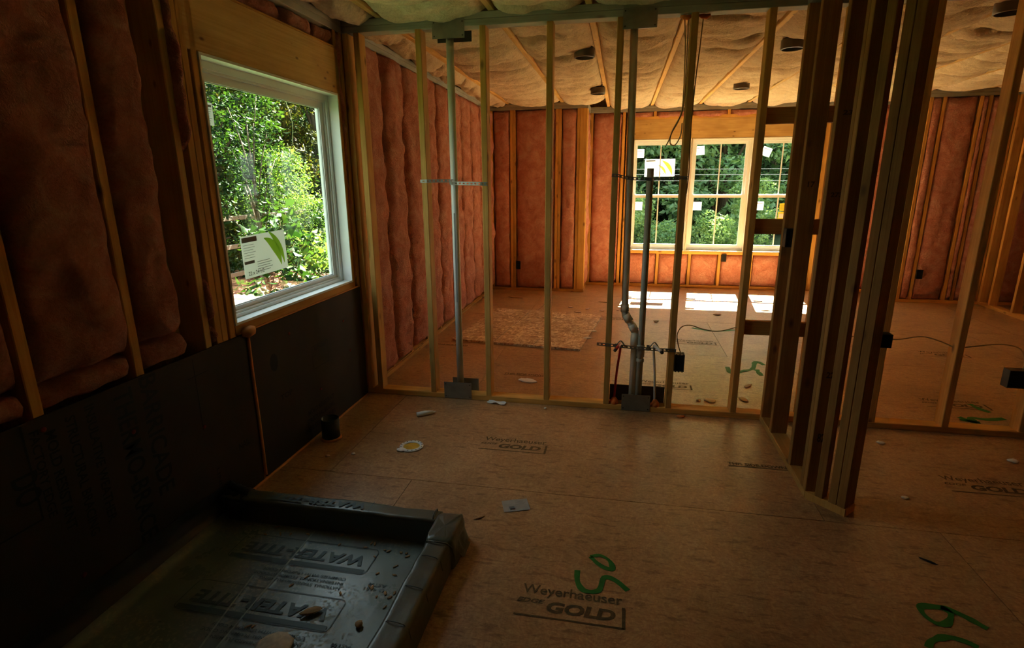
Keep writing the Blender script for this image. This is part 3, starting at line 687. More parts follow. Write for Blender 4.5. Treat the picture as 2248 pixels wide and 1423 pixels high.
# ------------------------------------------------------------------ right and back walls
WRt = empty('wall_right', (6.14, 2, 0), kind='structure')
lumber('bottom_plate', (6.10, .09, 0), (6.189, 4.034, .038), 'y', M_stud, WRt)
for z0 in (ZT, ZT+.038): lumber('top_plate', (6.10, .09, z0), (6.189, 4.034, z0+.038), 'y', M_plate, WRt)
for y in (3.995, 3.80, 3.40, 2.99, 2.59, 2.18, 1.77, 1.37, .96, .55, .13): lumber('stud', (6.10, y, .038), (6.189, y+.038, ZT), 'z', M_stud, WRt)
for x0, x1, nm in ((8.58, 8.72, 'wall_east'),):
    WE = empty(nm, (8.6, 0, 0), kind='structure')
    box('sheathing', (8.60, -5.98, -.018), (8.72, 4.18, 2.75), M_sheath, WE)
    for i in range(24): lumber('stud', (8.51, -5.9+i*.4064, 0), (8.599, -5.862+i*.4064, 2.478), 'z', M_stud, WE)
WB = empty('wall_back', (3, -6, 0), kind='structure')
box('sheathing', (-.152, -6.02, -.3), (8.72, -5.985, 2.75), M_sheath, WB)
for i in range(21): lumber('stud', (.05+i*.4064, -5.984, 0), (.088+i*.4064, -5.895, 2.478), 'z', M_stud, WB)

# ------------------------------------------------------------------ pipes and their plates
def pipe(name, label, cat, r, z0, z1, x, y, mat, mat2=None, bands=()):
    o = empty(name, (x, y, z0), label, cat)
    v, f = lathe([(r-.004, z1-z0-.02), (r-.004, z1-z0), (r, z1-z0), (r, 0), (r-.004, 0)], 20)
    put('pipe_barrel', pydata(v, [tuple(reversed(q)) for q in f]), mat, o, T(x, y, z0), smooth=True)
    for (b0, b1) in bands:
        v, f = lathe([(r, b0), (r+.005, b0+.003), (r+.005, b1-.003), (r, b1)], 20); put('coupling', pydata(v, f), mat2 or mat, o, T(x, y, z0), smooth=True)
    return o
p1 = pipe('vent_pipe', 'tall white plastic vent pipe standing alone between two studs of the open wall', 'pipe', .0235, .0385, ZT-.0005, .693, .047, M_pvc)
put('pipe_print', pydata(*boxvf((-.004, -.0239, .5), (.004, -.0232, 1.1))), M_grey, p1, T(.693, .047, .2))
# offset vent: straight down, 45 degree jog, straight down
o = empty('vent_pipe', (1.885, .052, .0385), 'plastic vent pipe with a crooked elbow, left of the short open pipe', 'pipe')
path = [(1.800, .05, ZT-.0005), (1.812, .05, 1.5), (1.820, .05, .70), (1.822, .05, .665), (1.838, .051, .635), (1.880, .052, .565), (1.893, .052, .54), (1.893, .052, .0385)]
b0 = Vector(path[0]); v, f = tube([Vector(p)-b0 for p in path], .0225, 18)
put('pipe_barrel', pydata(v, f), M_pvcg, o, T(*b0), smooth=True)
for a, b_ in (((1.8195, .05, .72), (1.8215, .05, .675)), ((1.826, .05, .655), (1.853, .0515, .611)), ((1.866, .052, .588), (1.891, .052, .547)), ((1.893, .052, .53), (1.893, .052, .44))):
    v, f = tube([Vector((0, 0, 0)), Vector(b_)-Vector(a)], .0275, 18); put('elbow_hub', pydata(v, f), M_pvcg, o, T(*a), smooth=True)
o = pipe('drain_pipe', 'short open-topped dark plastic pipe standing in front of the wide window', 'pipe', .0205, .0385, 1.571, 1.9345, .034, M_abs, None, ((.335, .42), (.30, .325)))
v, f = lathe([(.0, 0), (.016, 0), (.0165, .002)], 16); put('pipe_bore', pydata(v, f), M_boxin, o, T(1.9345, .034, 1.553))
def plate(x0, x1, z0, z1, y, label, mat=M_steel, holes=0):
    o = empty('nail_plate', ((x0+x1)/2, y, z0), label, 'metal plate', 'steel protector plates')
    put('plate_sheet', pydata(*boxvf((x0, y-.0012, z0), (x1, y+.0012, z1))), mat, o)
    s = 1 if y > .02 else -1
    for xx in (x0+.012, x1-.012):
        for zz in (z0+.015, z1-.015):
            v, f = lathe([(0, .002), (.003, .0018), (.0045, 0)], 8); put('nail_head', pydata([(a, s*c, b) for a, b, c in v], f), M_box, o, T(xx, y+s*.0012, zz))
plate(.585, .785, .004, .124, -.0015, 'steel plate on the front foot of the lone white pipe')
plate(.622, .815, .030, .128, .0905, 'steel plate with holes on the back of the lone white pipe foot')
plate(.598, .800, 2.340, 2.445, -.0015, 'steel plate over the top of the lone white pipe, front side')
plate(.600, .820, 2.338, 2.400, .0905, 'brown edged plate behind the top of the lone white pipe', M_box)
plate(1.826, 2.012, .004, .118, -.0015, 'steel plate on the front foot of the two joined pipes')
plate(1.745, 2.108, .035, .150, .0905, 'long dark plate behind the foot of the two joined pipes', M_box)
plate(1.735, 1.925, 2.335, 2.445, -.0015, 'steel plate over the top of the crooked pipe')

def strap(name, pts, h, label, n=None):
    """perforated steel strap standing on edge along a path"""
    o = empty(name, pts[0], label, 'strap'); P = [Vector(p) for p in pts]
    V, F = [], []; L = []
    for a, b in zip(P[:-1], P[1:]):
        k = max(1, int((b-a).length/.012)); L += [a+(b-a)*i/k for i in range(k)]
    L.append(P[-1]); t = .0012; q = h*.2
    for p in L:
        for zz in (-h/2, -q, q, h/2):
            V += [(p.x, p.y-t, p.z+zz), (p.x, p.y+t, p.z+zz)]
    for i in range(len(L)-1):
        a, b = 8*i, 8*(i+1)
        for r in range(3):
            if r == 1 and i % 2 == 1: continue
            F += [(a+2*r, b+2*r, b+2*r+2, a+2*r+2), (a+2*r+1, a+2*r+3, b+2*r+3, b+2*r+1)]
        F += [(a, a+1, b+1, b), (a+6, b+6, b+7, a+7)]
    c = P[0]; put('strap_band', pydata([Vector(v)-c for v in V], F), M_steel, o, T(*c)); return o
strap('pipe_strap', [(.478, -.0022, 1.504), (.523, -.0022, 1.505), (.60, .012, 1.506), (.665, .020, 1.506), (.693, .021, 1.505)], .020, 'perforated metal strap from the lone white pipe to the stud on its left')
strap('pipe_strap', [(.670, .0185, 1.492), (.720, .0185, 1.490), (.80, .008, 1.488), (.88, -.0022, 1.486), (.928, -.0022, 1.485)], .022, 'perforated metal strap from the lone white pipe to the stud on its right')
strap('pipe_strap', [(1.705, -.0022, 1.533), (1.742, -.0022, 1.53), (1.80, .006, 1.515), (1.85, .011, 1.51), (1.93, .0115, 1.508), (2.05, .004, 1.510), (2.111, -.0022, 1.514), (2.155, -.0022, 1.514)], .019, 'perforated metal strap across the two pipes in front of the wide window')
o = strap('stub_out_bracket', [(1.650, -.0022, .459), (1.78, -.0022, .453), (1.85, -.0022, .448), (1.89, -.0022, .445), (2.00, -.0022, .441), (2.155, -.0022, .438)], .022, 'perforated bracket bar holding the red and white water tubes')
for x in (1.775, 1.978):
    put('bracket_clip', pydata(*boxvf((x-.009, -.012, .432), (x+.009, -.0036, .470))), M_steel, o)
for x in (1.803, 2.018):
    v, f = tube(spline([(x-.03, -.006, .452), (x-.018, -.007, .472), (x, -.008, .490), (x+.018, -.007, .470), (x+.03, -.006, .448)], 4), .004, 6); put('bracket_hook', pydata(v, f), M_steel, o, smooth=True)
def water(x0, x1, mat, col_, dx):
    o = empty('water_tube', (x0, .045, .0), col_, 'water tube')
    pts = [(x0, .048, .0385), (x0+(x1-x0)*.4, .04, .25), (x1, .02, .42), (x1, .012, .452), (x1+dx*.1, -.005, .466)]
    b = Vector(pts[0]); v, f = tube([p-b for p in spline(pts, 6)], .008, 10); put('tube_riser', pydata(v, f), mat, o, T(*b), smooth=True)
    v, f = tube([(0, 0, 0), (dx, -.125, -.004)], .0095, 12); put('tube_stub', pydata(v, f), mat, o, T(x1, -.004, .468), smooth=True)
    v, f = tube([(0, 0, 0), (dx*.13, -.016, 0)], .0105, 12); put('tube_cap', pydata(v, f), M_box, o, T(x1+dx, -.129, .464), smooth=True)
    v, f = tube([(0, 0, 0), (.003, 0, .02), (0, .004, .04)], [.033, .026, .012], 9); tag(put('fire_foam', pydata(v, f), M_orange, o, T(x0, .03, .0385), smooth=True), 'orange foam')
water(1.775, 1.803, M_redpex, 'red plastic water tube rising to a capped stub at the bracket bar', -.03)
water(2.045, 2.018, M_whpex, 'white plastic water tube rising to a capped stub at the bracket bar', .035)

# ------------------------------------------------------------------ electrical
def ebox(lo, hi, face, label, mat=M_box, ribs=0):
    """open electrical box: four walls and a back, face = open side"""
    c = [(a+b)/2 for a, b in zip(lo, hi)]
    o = empty('electrical_box', (c[0], c[1], lo[2]), label, 'electrical box', 'electrical boxes')
    t = .003; P = []
    if face == '-y':
        P = [boxvf(lo, (lo[0]+t, hi[1], hi[2])), boxvf((hi[0]-t, lo[1], lo[2]), hi), boxvf((lo[0]+t, lo[1], lo[2]), (hi[0]-t, hi[1], lo[2]+t)), boxvf((lo[0]+t, lo[1], hi[2]-t), (hi[0]-t, hi[1], hi[2])), boxvf((lo[0]+t, hi[1]-t, lo[2]+t), (hi[0]-t, hi[1], hi[2]-t))]
    else:
        P = [boxvf(lo, (hi[0], lo[1]+t, hi[2])), boxvf((lo[0], hi[1]-t, lo[2]), hi), boxvf((lo[0], lo[1]+t, lo[2]), (hi[0], hi[1]-t, lo[2]+t)), boxvf((lo[0], lo[1]+t, hi[2]-t), (hi[0], hi[1]-t, hi[2])), boxvf((lo[0], lo[1]+t, lo[2]+t), (lo[0]+t, hi[1]-t, hi[2]-t))]
    put('box_shell', pydata(*join(P)), mat, o)
    q_ = .012
    if face == '-y': put('dark_fill', pydata(*boxvf((lo[0]+t, lo[1]+.006, lo[2]+t), (hi[0]-t, lo[1]+.010, hi[2]-t))), M_boxin, o)  # near-black slab just inside the mouth stands for the shaded hollow
    else: put('dark_fill', pydata(*boxvf((hi[0]-.010, lo[1]+t, lo[2]+t), (hi[0]-.006, hi[1]-t, hi[2]-t))), M_boxin, o)
    for k in range(ribs):
        x = lo[0]+(hi[0]-lo[0])*(k+.5)/ribs
        for z in (lo[2]-.004, hi[2]): put('box_ear', pydata(*boxvf((x-.004, lo[1], z), (x+.004, lo[1]+.006, z+.004))), mat, o)
    q = Vector(c); v, f = tube(spline([(-.012, 0, .03), (.010, -.006, .01), (-.008, -.01, -.012), (.012, 0, -.03)], 5), .0018, 5)
    put('wire_end', pydata(v, f), M_cable, o, T(*q), smooth=True)
    return o
ebox((2.1495, -.004, .298), (2.212, .060, .412), '-y', 'dark box on the stud right of the water tubes, below a looping cable', ribs=3)
ebox((2.7035, -.100, 1.122), (2.755, -.0405, 1.228), '-y', 'dark switch box high on the dark stud wall, nearest the wide window')
ebox((2.888, -.965, .790), (2.945, -.915, .850), '-y', 'dark box low on the nearest post where a cable runs off to the right')
ebox((4.030, .0, .310), (4.1425, .060, .418), '-y', 'brown box on the stud at the right edge of the picture')
ebox((.352, YJ-.022, .305), (.415, YJ+.05, .415), '-y', 'dark outlet box in the pink wall behind the left studs')
ebox((3.182, YW-.024, .385), (3.245, YW+.05, .49), '-y', 'dark outlet box in the pink wall under the wide window')
ebox((5.377, YJ-.022, .300), (5.445, YJ+.05, .410), '-y', 'dark outlet box in the pink wall at far right')
ebox((-.045, .925, .31), (.012, .985, .43), '+x', 'dark outlet box in the pink left wall, half sunk in insulation')
def cable(pts, label, r=.0045, group=None, k=8):
    o = tubeobj('cable', spline(pts, k), r, M_cable, None, 8, flat=.6); tag(o, label, 'cable', group)
cable([(2.190, .035, .41), (2.170, .045, .47), (2.160, .05, .53), (2.185, .05, .585), (2.240, .05, .598), (2.31, .048, .578), (2.40, .048, .566), (2.47, .05, .582), (2.517, .05, .597), (2.59, .075, .60), (2.90, .075, .59), (3.10, .065, .57), (3.33, .05, .565), (3.44, .045, .565), (3.56, .045, .588), (3.66, .045, .565), (3.737, .045, .533)], 'thin tan cable looping from the dark box past several studs to the right')
cable([(3.775, .045, .528), (3.86, .045, .545), (3.98, .045, .562), (4.08, .045, .54), (4.11, .035, .47), (4.11, .03, .42)], 'thin tan cable dropping to the brown box at the right edge')
cable([(2.075, .045, 2.400), (2.090, .05, 2.24), (2.098, .05, 1.95), (2.085, .05, 1.86), (2.050, .04, 1.79), (2.030, .03, 1.73), (2.010, .03, 1.690)], 'cable hanging from the orange foam left of the stud, with a bent free end', k=10)
cable([(2.100, .06, 2.400), (2.104, .065, 2.15), (2.105, .07, 1.93), (2.080, .06, 1.84), (2.045, .05, 1.77), (2.040, .05, 1.715), (2.070, .05, 1.705), (2.098, .05, 1.76), (2.106, .10, 1.83)], 'cable hanging in a loop left of the stud in front of the wide window', k=10)
cable([(2.178, .045, 2.400), (2.172, .05, 2.25), (2.160, .05, 2.05), (2.154, .05, 1.80), (2.160, .05, 1.55), (2.154, .05, 1.42)], 'cable running straight down the right side of the stud in front of the wide window')
for x, l_ in ((2.082, 'orange foam blob on the top plate left of the stud'), (2.182, 'orange foam blob on the top plate right of the stud')):
    v, f = tube([(-.03, 0, 0), (-.012, -.004, -.006), (.012, .002, -.008), (.032, 0, 0)], [.006, .013, .014, .007], 8)
    tag(put('foam_blob', pydata(v, f), M_orange, None, T(x, .035, ZT-.008), smooth=True), l_, 'foam')

# ------------------------------------------------------------------ shower pan
SP = empty('shower_pan_liner', (.55, -2.4, 0), 'dark grey vinyl shower liner with raised curbs and printed lettering', 'shower pan')
def grid(nx, ny, fn):
    V = [fn(i/nx, j/ny) for j in range(ny+1) for i in range(nx+1)]
    F = [(j*(nx+1)+i, j*(nx+1)+i+1, (j+1)*(nx+1)+i+1, (j+1)*(nx+1)+i) for j in range(ny) for i in range(nx)]
    return V, F
def segd(px, py, ax, ay, bx, by):
    vx, vy = bx-ax, by-ay; t = max(0, min(1, ((px-ax)*vx+(py-ay)*vy)/(vx*vx+vy*vy))); return math.hypot(px-ax-vx*t, py-ay-vy*t)
def panz(s, t):
    x = .008+s*1.052; y = -3.2+t*1.635
    z = .0035+.0015*noise.noise(Vector((x*3, y*3, 0)))
    for a in ((.498, -1.60, .508, -2.10), (.508, -2.10, .54, -3.2), (.41, -1.90, .50, -2.5), (.50, -2.5, .6, -3.2), (.30, -1.6, .22, -2.0)):
        dd = segd(x, y, *a); z += .0028*math.exp(-(dd/.007)**2)
    e = min(1, (x-.008)/.07); z += .06*(1-e)**2
    e = min(1, (-1.565-y)/.03); z += .012*(1-max(0, e))**2
    return (x, y, max(z, .0015))
v, f = grid(110, 160, panz); put('pan_sheet', pydata(v, f), M_liner, SP, smooth=True)
def up_(s, t):
    y = -3.2+s*1.66; h = .045+t*(.105+.02*noise.noise(Vector((y*3, 0, 0))))
    x = .013+.035*(1-t)**3+.006*noise.noise(Vector((y*7, t*3, 2)))+.010*abs(noise.noise(Vector((y*5, 0, 7))))*t
    return (x, y, h)
v, f = grid(90, 10, up_); put('wall_upturn', pydata(v, f), M_abs2, SP, smooth=True)
def curb(name, p0, p1, wd, ht, seed, par, fl_=0.0, mat=M_curb):
    """liner wrapped over a kerb: rounded profile swept with slack"""
    p0, p1 = Vector(p0), Vector(p1); dr = (p1-p0); ln = dr.length; dr.normalize(); sd = Vector((-dr.y, dr.x, 0))
    prof = []
    r = .016
    prof += [(-wd/2-.006-fl_, .0), (-wd/2-.002, ht*.3), (-wd/2, ht*.62)]
    for k in range(6): a = math.pi-k*math.pi/10; prof.append((-wd/2+r+r*math.cos(a), ht-r+r*math.sin(a)))
    for q in (-.25, 0, .25): prof.append((q*wd, ht))
    for k in range(6): a = math.pi/2-k*math.pi/10; prof.append((wd/2-r+r*math.cos(a), ht-r+r*math.sin(a)))
    prof += [(wd/2, ht*.62), (wd/2+.002, ht*.3), (wd/2+.006+fl_, .0)]
    n = max(4, int(ln/.015)); V, F = [], []; m_ = len(prof)
    for i in range(n+1):
        for (a, h) in prof:
            q = Vector((i*ln/n*4+seed, a*9, h*9)); g = noise.noise(q)*.008+noise.noise(q*3)*.003
            k = 1 if h > .005 else 0
            p = p0+dr*(ln*i/n)+sd*(a+g*k*(1 if a > 0 else -1)); V.append((p.x, p.y, p0.z+h+g*.6*k))
    for i in range(n):
        for k in range(m_-1): F.append((i*m_+k, (i+1)*m_+k, (i+1)*m_+k+1, i*m_+k+1))
    F.append(tuple(range(m_))); F.append(tuple(n*m_+k for k in range(m_-1, -1, -1)))
    return put(name, pydata(V, F), mat, par, smooth=True)
curb('curb_wrap', (.012, -1.535, .0005), (1.06, -1.535, .0005), .088, .112, 3, SP, .004)
curb('curb_wrap', (1.105, -3.2, .0005), (1.105, -1.60, .0005), .100, .112, 9, SP, .004)
def sq(a, p): return math.copysign(abs(a)**p, a)
def cap(s_, t):
    a = s_*2*math.pi; b_ = t*math.pi/2
    x = sq(math.cos(a), .32)*sq(math.cos(b_), .22); y = sq(math.sin(a), .32)*sq(math.cos(b_), .22); z = sq(math.sin(b_), .30)
    g = noise.noise(Vector((x*2.2, y*2.2, z*2+4)))*.007+noise.noise(Vector((x*6, y*6, z*5)))*.003
    fl = .014*(1-z)**3
    return (1.106+x*(.060+fl)+g, -1.610+y*(.108+fl)+g, .002+z*.1175+g*.5)
v, f = grid(64, 20, cap); put('corner_patch', pydata(v, f), M_curb, SP, smooth=True)
v, f = tube([(1.050, -1.700, .03), (1.052, -1.712, .09), (1.066, -1.716, .116), (1.106, -1.722, .121), (1.145, -1.718, .116), (1.166, -1.706, .09), (1.172, -1.69, .02)], .0028, 6); put('lap_edge', pydata(v, f), M_curb, SP, smooth=True)
v, f = tube([(1.042, -1.580, .03), (1.040, -1.574, .10), (1.037, -1.560, .118), (1.034, -1.530, .1205), (1.036, -1.500, .117), (1.040, -1.489, .06)], .0028, 6); put('lap_edge', pydata(v, f), M_curb, SP, smooth=True)
v, f = grid(8, 8, lambda s, t: (1.160+.035*s+.006*noise.noise(Vector((s*4, t*5, 1))), -1.66+.10*t+.02*s, .095*(1-s)**1.8+.001+.012*abs(noise.noise(Vector((s*5, t*6, 3))))*(1-s)))
put('corner_flare', pydata(v, f), M_curb, SP, smooth=True)
# bunched liner in the corner by the wall
for k in range(3):
    def bun(s, t, k=k): 
        a = t*math.pi*1.1; r = .035+.010*noise.noise(Vector((s*6, t*4, k*5)))
        return (.02+s*.12+.01*k, -1.505-.035*k-.02*s+r*math.cos(a)*(.6+.3*s), .115-.02*k+r*math.sin(a)*.9-.02*s)
    v, f = grid(12, 10, bun); put('bunched_fold', pydata(v, f), M_abs2, SP, smooth=True)
# lines and lettering printed on the liner (reads from the far side)
def ink(parts, x, y, z, rz=math.pi, nm='liner_lettering', mt=M_liner_ink):
    v, f = join(parts); put(nm, pydata(v, f), mt, SP, T(x, y, z) @ Matrix.Rotation(rz, 4, 'Z'))
def frame(wd, ht, c=.025, t=.0035):
    V = [(0, 0, 0)]*0; pts = []
    for (cx, cy, a0) in ((wd-c, ht-c, 0), (c, ht-c, 90), (c, c, 180), (wd-c, c, 270)):
        for k in range(5): a = math.radians(a0+k*22.5); pts.append((cx+c*math.cos(a), cy+c*math.sin(a), math.cos(a), math.sin(a)))
    for (x, y, nx, ny) in pts: V += [(x, y, 0), (x-nx*t, y-ny*t, 0)]
    n = len(pts); return V, [(2*i, 2*((i+1) % n), 2*((i+1) % n)+1, 2*i+1) for i in range(n)]
def logo(x, y, wd=.62):
    z = .0062
    ink([frame(wd, .155), shift(fitw(textvf('WATER-TITE', 1, .035, .12), wd*.88, .060), wd*.06, .050), rect(.012, .128, wd-.012, .150)], x, y, z)
    ink([shift(fitw(textvf(tx, 1, .015), wd_, .014), .06, yy) for tx, wd_, yy in (('COMPLIES WITH UNIFORM CODE', .36, -.035+.22), ('INTERNATIONAL PLUMBING CODE', .38, .21), ('NATIONAL STANDARD PLUMBING', .34, .235))], x, y-.0, z)
    ink([shift(fitw(textvf('ASTM', 1, .02), .07, .016), 0, .19), shift(fitw(textvf('D 4551', 1, .02), .08, .016), 0, .215)], x+.11, y, z)
logo(.84, -1.665); logo(.84, -1.955); logo(.80, -2.30)
ink([fitw(textvf('PVC', 1, .02), .09, .022)], .21, -1.525, .1185); ink([fitw(textvf('WATER-TITE', 1, .035, .1), .46, .042)], .72, -1.52, .1195)
for x in (.245, .745): ink([rect(-.0015, -.036, .0015, .036)], x, -1.535, .1190, nm='printed_line')
def arc(y):  # a lap line over the arm
    v, f = join([tube([(1.052-.0, y, .02), (1.053, y, .075), (1.062, y, .105), (1.078, y, .115), (1.105, y-.004, .1185), (1.135, y-.006, .115), (1.152, y-.006, .100), (1.158, y-.004, .06)], .0016, 5)])
    put('printed_line', pydata(v, f), M_liner_ink, SP, smooth=True)
for y in (-1.80, -1.965, -2.13, -2.30, -2.46): arc(y)

M_crease = plain('pale_vinyl_crease', (.34,.40,.36), .5, .4, .7, nscale=40)
for ln_ in ([(.498, -1.60), (.503, -1.85), (.508, -2.10), (.52, -2.5), (.54, -3.1)], [(.41, -1.90), (.45, -2.2), (.50, -2.5), (.6, -3.1)]):
    v, f = ribbon(spline([(a, b) for a, b in [(p[0], p[1]) for p in ln_]] if False else [(p[0], p[1], 0) for p in ln_], 8), .008, .0072); put('stress_crease', pydata(v, f), M_crease, SP)
# stub pipe, closet flange
v, f = lathe([(.048, .0), (.0535, 0), (.0535, .132), (.048, .132), (.048, .02), (0, .02)], 28)
o = empty('drain_stub', (.105, -.735, 0), 'short open black pipe stub standing on the floor beside the black board', 'pipe')
put('pipe_wall', pydata(v, f), M_abs2, o, T(.105, -.735, 0), smooth=True)
v, f = lathe([(.054, 0), (.062, 0), (.060, .012), (.0536, .014)], 24); put('base_seal', pydata(v, f), M_tanfoam, o, T(.105, -.735, 0), smooth=True)
o = empty('toilet_flange', (.625, -.755, 0), 'round white toilet flange with an ochre plug set in the floor', 'toilet flange')
v, f = lathe([(.047, .001), (.068, .001), (.070, .004), (.068, .008), (.050, .009), (.047, .004)], 32); put('flange_ring', pydata(v, f), M_flange, o, T(.625, -.755, 0), smooth=True)
v, f = lathe([(0, .0015), (.020, .003), (.032, .0015), (.047, .0025)], 24); put('flange_plug', pydata([(x, y, z+.002*noise.noise(Vector((x*60, y*60, 0)))) for x, y, z in v], f), M_ochre, o, T(.625, -.755, 0), smooth=True)
for k in range(16):
    a = k*math.pi/8; v, f = lathe([(0, .0002), (.0042, .0002), (.0042, 0)], 8)
    put('bolt_slot', pydata(v, f), M_box, o, T(.625+.0605*math.cos(a), -.755+.0605*math.sin(a), .0086))

# loose sheet of flake board lying in the far room
o = empty('flake_board_sheet', (.9, 2.2, 0), 'loose pale flake board sheets lying flat on the far room floor', 'board')
def sheet(c, wd, ln, rot, t, z): 
    v, f = boxvf((-wd/2, -ln/2, 0), (wd/2, ln/2, t)); M = Matrix.Rotation(rot, 4, 'Z'); M.translation = (c[0], c[1], z); return pydata(v, f), M
bpy.data.objects.remove(o)
rot = math.atan2(1.267-1.409, 1.497-.242)
me, M = sheet((.905, 2.03), 1.263, 1.37, rot, .019, .001)
o = put('flake_board_sheet', me, M_sheet, None, M); tag(o, 'loose pale flake board sheet lying flat on the far room floor', 'board')
put('chalk_line', pydata(*join([rect(-.205, -.68, -.200, .68), rect(-.62, .35, .62, .354), rect(.19, -.68, .194, -.45)])), M_grey, o, M @ T(0, 0, .0196))
put('chalk_line', pydata(*ribbon([(.83, 2.72), (.87, 3.1), (.88, 3.55)], .006, .0008)), M_grey, floor)

# ------------------------------------------------------------------ litter on the floors
def lump(name, x, y, size, mat, label, cat, seed, rz=0, z=0, group=None, jag=.35):
    V, F = [], []; n, m_ = 10, 6; sx, sy, sz = size
    for j in range(m_+1):
        a = math.pi*j/m_
        for i in range(n):
            b_ = 2*math.pi*i/n; p = Vector((math.sin(a)*math.cos(b_), math.sin(a)*math.sin(b_), math.cos(a)))
            k = 1+jag*noise.noise(p*1.7+Vector((seed*3.7, 0, 0)))*1.6
            V.append((p.x*sx*k, p.y*sy*k, max(0, sz*(1+p.z*k))*.5))
    for j in range(m_):
        for i in range(n): F.append((j*n+i, (j+1)*n+i, (j+1)*n+(i+1) % n, j*n+(i+1) % n))
    z0 = min(v[2] for v in V); V = [(a, b, c-z0) for a, b, c in V]
    M = T(x, y, z) @ Matrix.Rotation(rz, 4, 'Z')
    o = put(name, pydata(V, F), mat, None, M, smooth=True); return tag(o, label, cat, group)
M_tuft = plain('pale_tuft', (.90,.84,.76), .95, .1, .4, nscale=50, lo=.8)
M_ptuft = plain('pink_tuft', (.85,.62,.52), .95, .1, .4, nscale=50, lo=.8)
lump('insulation_tuft', 1.115, .44, (.075, .04, .012), M_tuft, 'cream insulation tuft on the floor just behind the fourth stud of the open wall', 'insulation scrap', 1, -.3)
lump('insulation_tuft', 2.435, .27, (.040, .034, .011), M_tuft, 'larger cream insulation tuft on the floor behind the stud right of the dark box', 'insulation scrap', 2, -.5)
lump('insulation_tuft', 2.36, .26, (.016, .014, .014), M_tuft, 'tiny cream crumb beside the larger tuft behind the open wall', 'insulation scrap', 3)
lump('insulation_tuft', 2.67, .33, (.024, .045, .011), M_tuft, 'cream insulation tuft half hidden by the last stud before the dark stud wall', 'insulation scrap', 4, .4)
lump('insulation_tuft', 2.76, .62, (.018, .050, .012), M_tuft, 'long thin pale scrap on the floor between the last stud and the dark stud wall', 'insulation scrap', 5, -.6)
lump('insulation_tuft', 2.195, 2.49, (.030, .025, .022), M_tuft, 'small white tuft on the far floor just below the sunlit patch', 'insulation scrap', 6)
lump('insulation_tuft', 2.90, 2.93, (.045, .022, .018), M_chip, 'small dark scrap on the far floor below the sunlit patch', 'scrap', 7)
lump('insulation_tuft', 1.50, 1.66, (.05, .02, .016), M_tuft, 'pale scrap on the right edge of the loose flake board', 'insulation scrap', 8, .3, .013)
lump('insulation_tuft', 1.53, 1.93, (.05, .02, .012), M_tuft, 'thin pale scrap overlapping the right edge of the flake board farther back', 'insulation scrap', 9, .1, .013)
for i, (x, y, sx, sy, lab) in enumerate(((1.21, 3.05, .03, .02, 'small pink scrap left in the group of scraps near the far left corner post'), (1.42, 2.99, .035, .018, 'flat pink scrap in the middle of the scraps near the far corner post'),
        (1.60, 2.92, .02, .03, 'small pale scrap at the right of the scraps near the far corner post'), (1.32, 2.80, .045, .014, 'long pink scrap lying nearest in front of the far corner post'), (1.78, 2.99, .022, .016, 'dark little scrap beside the crooked pipe on the far floor'))):
    lump('insulation_tuft', x, y, (sx, sy, .012), M_ptuft, lab, 'insulation scrap', 20+i, i)
lump('wood_splinter', .45, 3.50, (.12, .018, .012), M_chip, 'long pale wood splinter lying near the foot of the far left wall', 'wood scrap', 31, -.25)
lump('wood_splinter', 1.62, 3.40, (.10, .008, .010), M_chip, 'thin dark wood splinter on the far floor in front of the corner post', 'wood scrap', 32, -.15)
lump('insulation_tuft', 3.32, -.22, (.025, .016, .012), M_tuft, 'small white scrap on the floor right of the nearest post', 'insulation scrap', 33)
lump('insulation_tuft', 3.93, -.33, (.028, .020, .014), M_tuft, 'white fluff on the floor near the right edge, above the printed stamp', 'insulation scrap', 34)
lump('insulation_tuft', 3.18, -.83, (.018, .012, .008), M_tuft, 'tiny pale crumb on the dark floor right of the nearest post', 'insulation scrap', 35)
lump('insulation_tuft', 1.32, -.065, (.010, .010, .009), M_tuft, 'tiny white crumb in front of the open wall foot plate', 'insulation scrap', 36)
lump('insulation_tuft', .585, -.81, (.028, .018, .012), M_tuft, 'soft white scrap touching the toilet flange', 'insulation scrap', 37)
lump('insulation_tuft', .200, -.95, (.015, .010, .008), M_ptuft, 'small pink scrap on the floor near the black board', 'insulation scrap', 38)
lump('insulation_tuft', .33, -.90, (.012, .012, .008), M_tuft, 'tiny pale scrap on the floor left of the toilet flange', 'insulation scrap', 39)
lump('orange_scrap', 2.205, -.045, (.030, .018, .010), M_orange, 'flat orange foam scrap at the foot of the open wall', 'foam', 40, .2)
lump('wood_splinter', 1.19, -1.36, (.030, .008, .006), M_chip, 'little curled splinter on the floor near the liner corner', 'wood scrap', 41, .8)
lump('wood_splinter', 3.05, -1.32, (.035, .006, .006), M_abs2, 'short black splinter on the dark floor at right', 'wood scrap', 42, -.6)
# caulking tube end, crumpled label, flat paper
o = empty('rolled_scrap', (.55, -.315, 0), 'rolled white paper scrap on the floor in front of the open wall', 'paper')
v, f = tube([(-.045, -.03, .016), (0, 0, .017), (.045, .03, .015)], [.015, .016, .010], 10, caps=True); put('paper_roll', pydata(v, f), M_paper, o, T(.55, -.315, 0), smooth=True)
v, f = tube([(.040, .027, .013), (.060, .045, .012)], [.009, .004], 8); put('twisted_end', pydata(v, f), M_paper, o, T(.55, -.315, 0), smooth=True)
def crumple(x, y, wd, ht, rz, seed, h=.008):
    v, f = grid(10, 7, lambda s, t: ((s-.5)*wd, (t-.5)*ht, h*(.6+noise.noise(Vector((s*3, t*3, seed))))*1.0+.001)); return pydata(v, f), T(x, y, .0) @ Matrix.Rotation(rz, 4, 'Z')
me, M = crumple(.975, -.035, .13, .045, -.15, 4, .014)
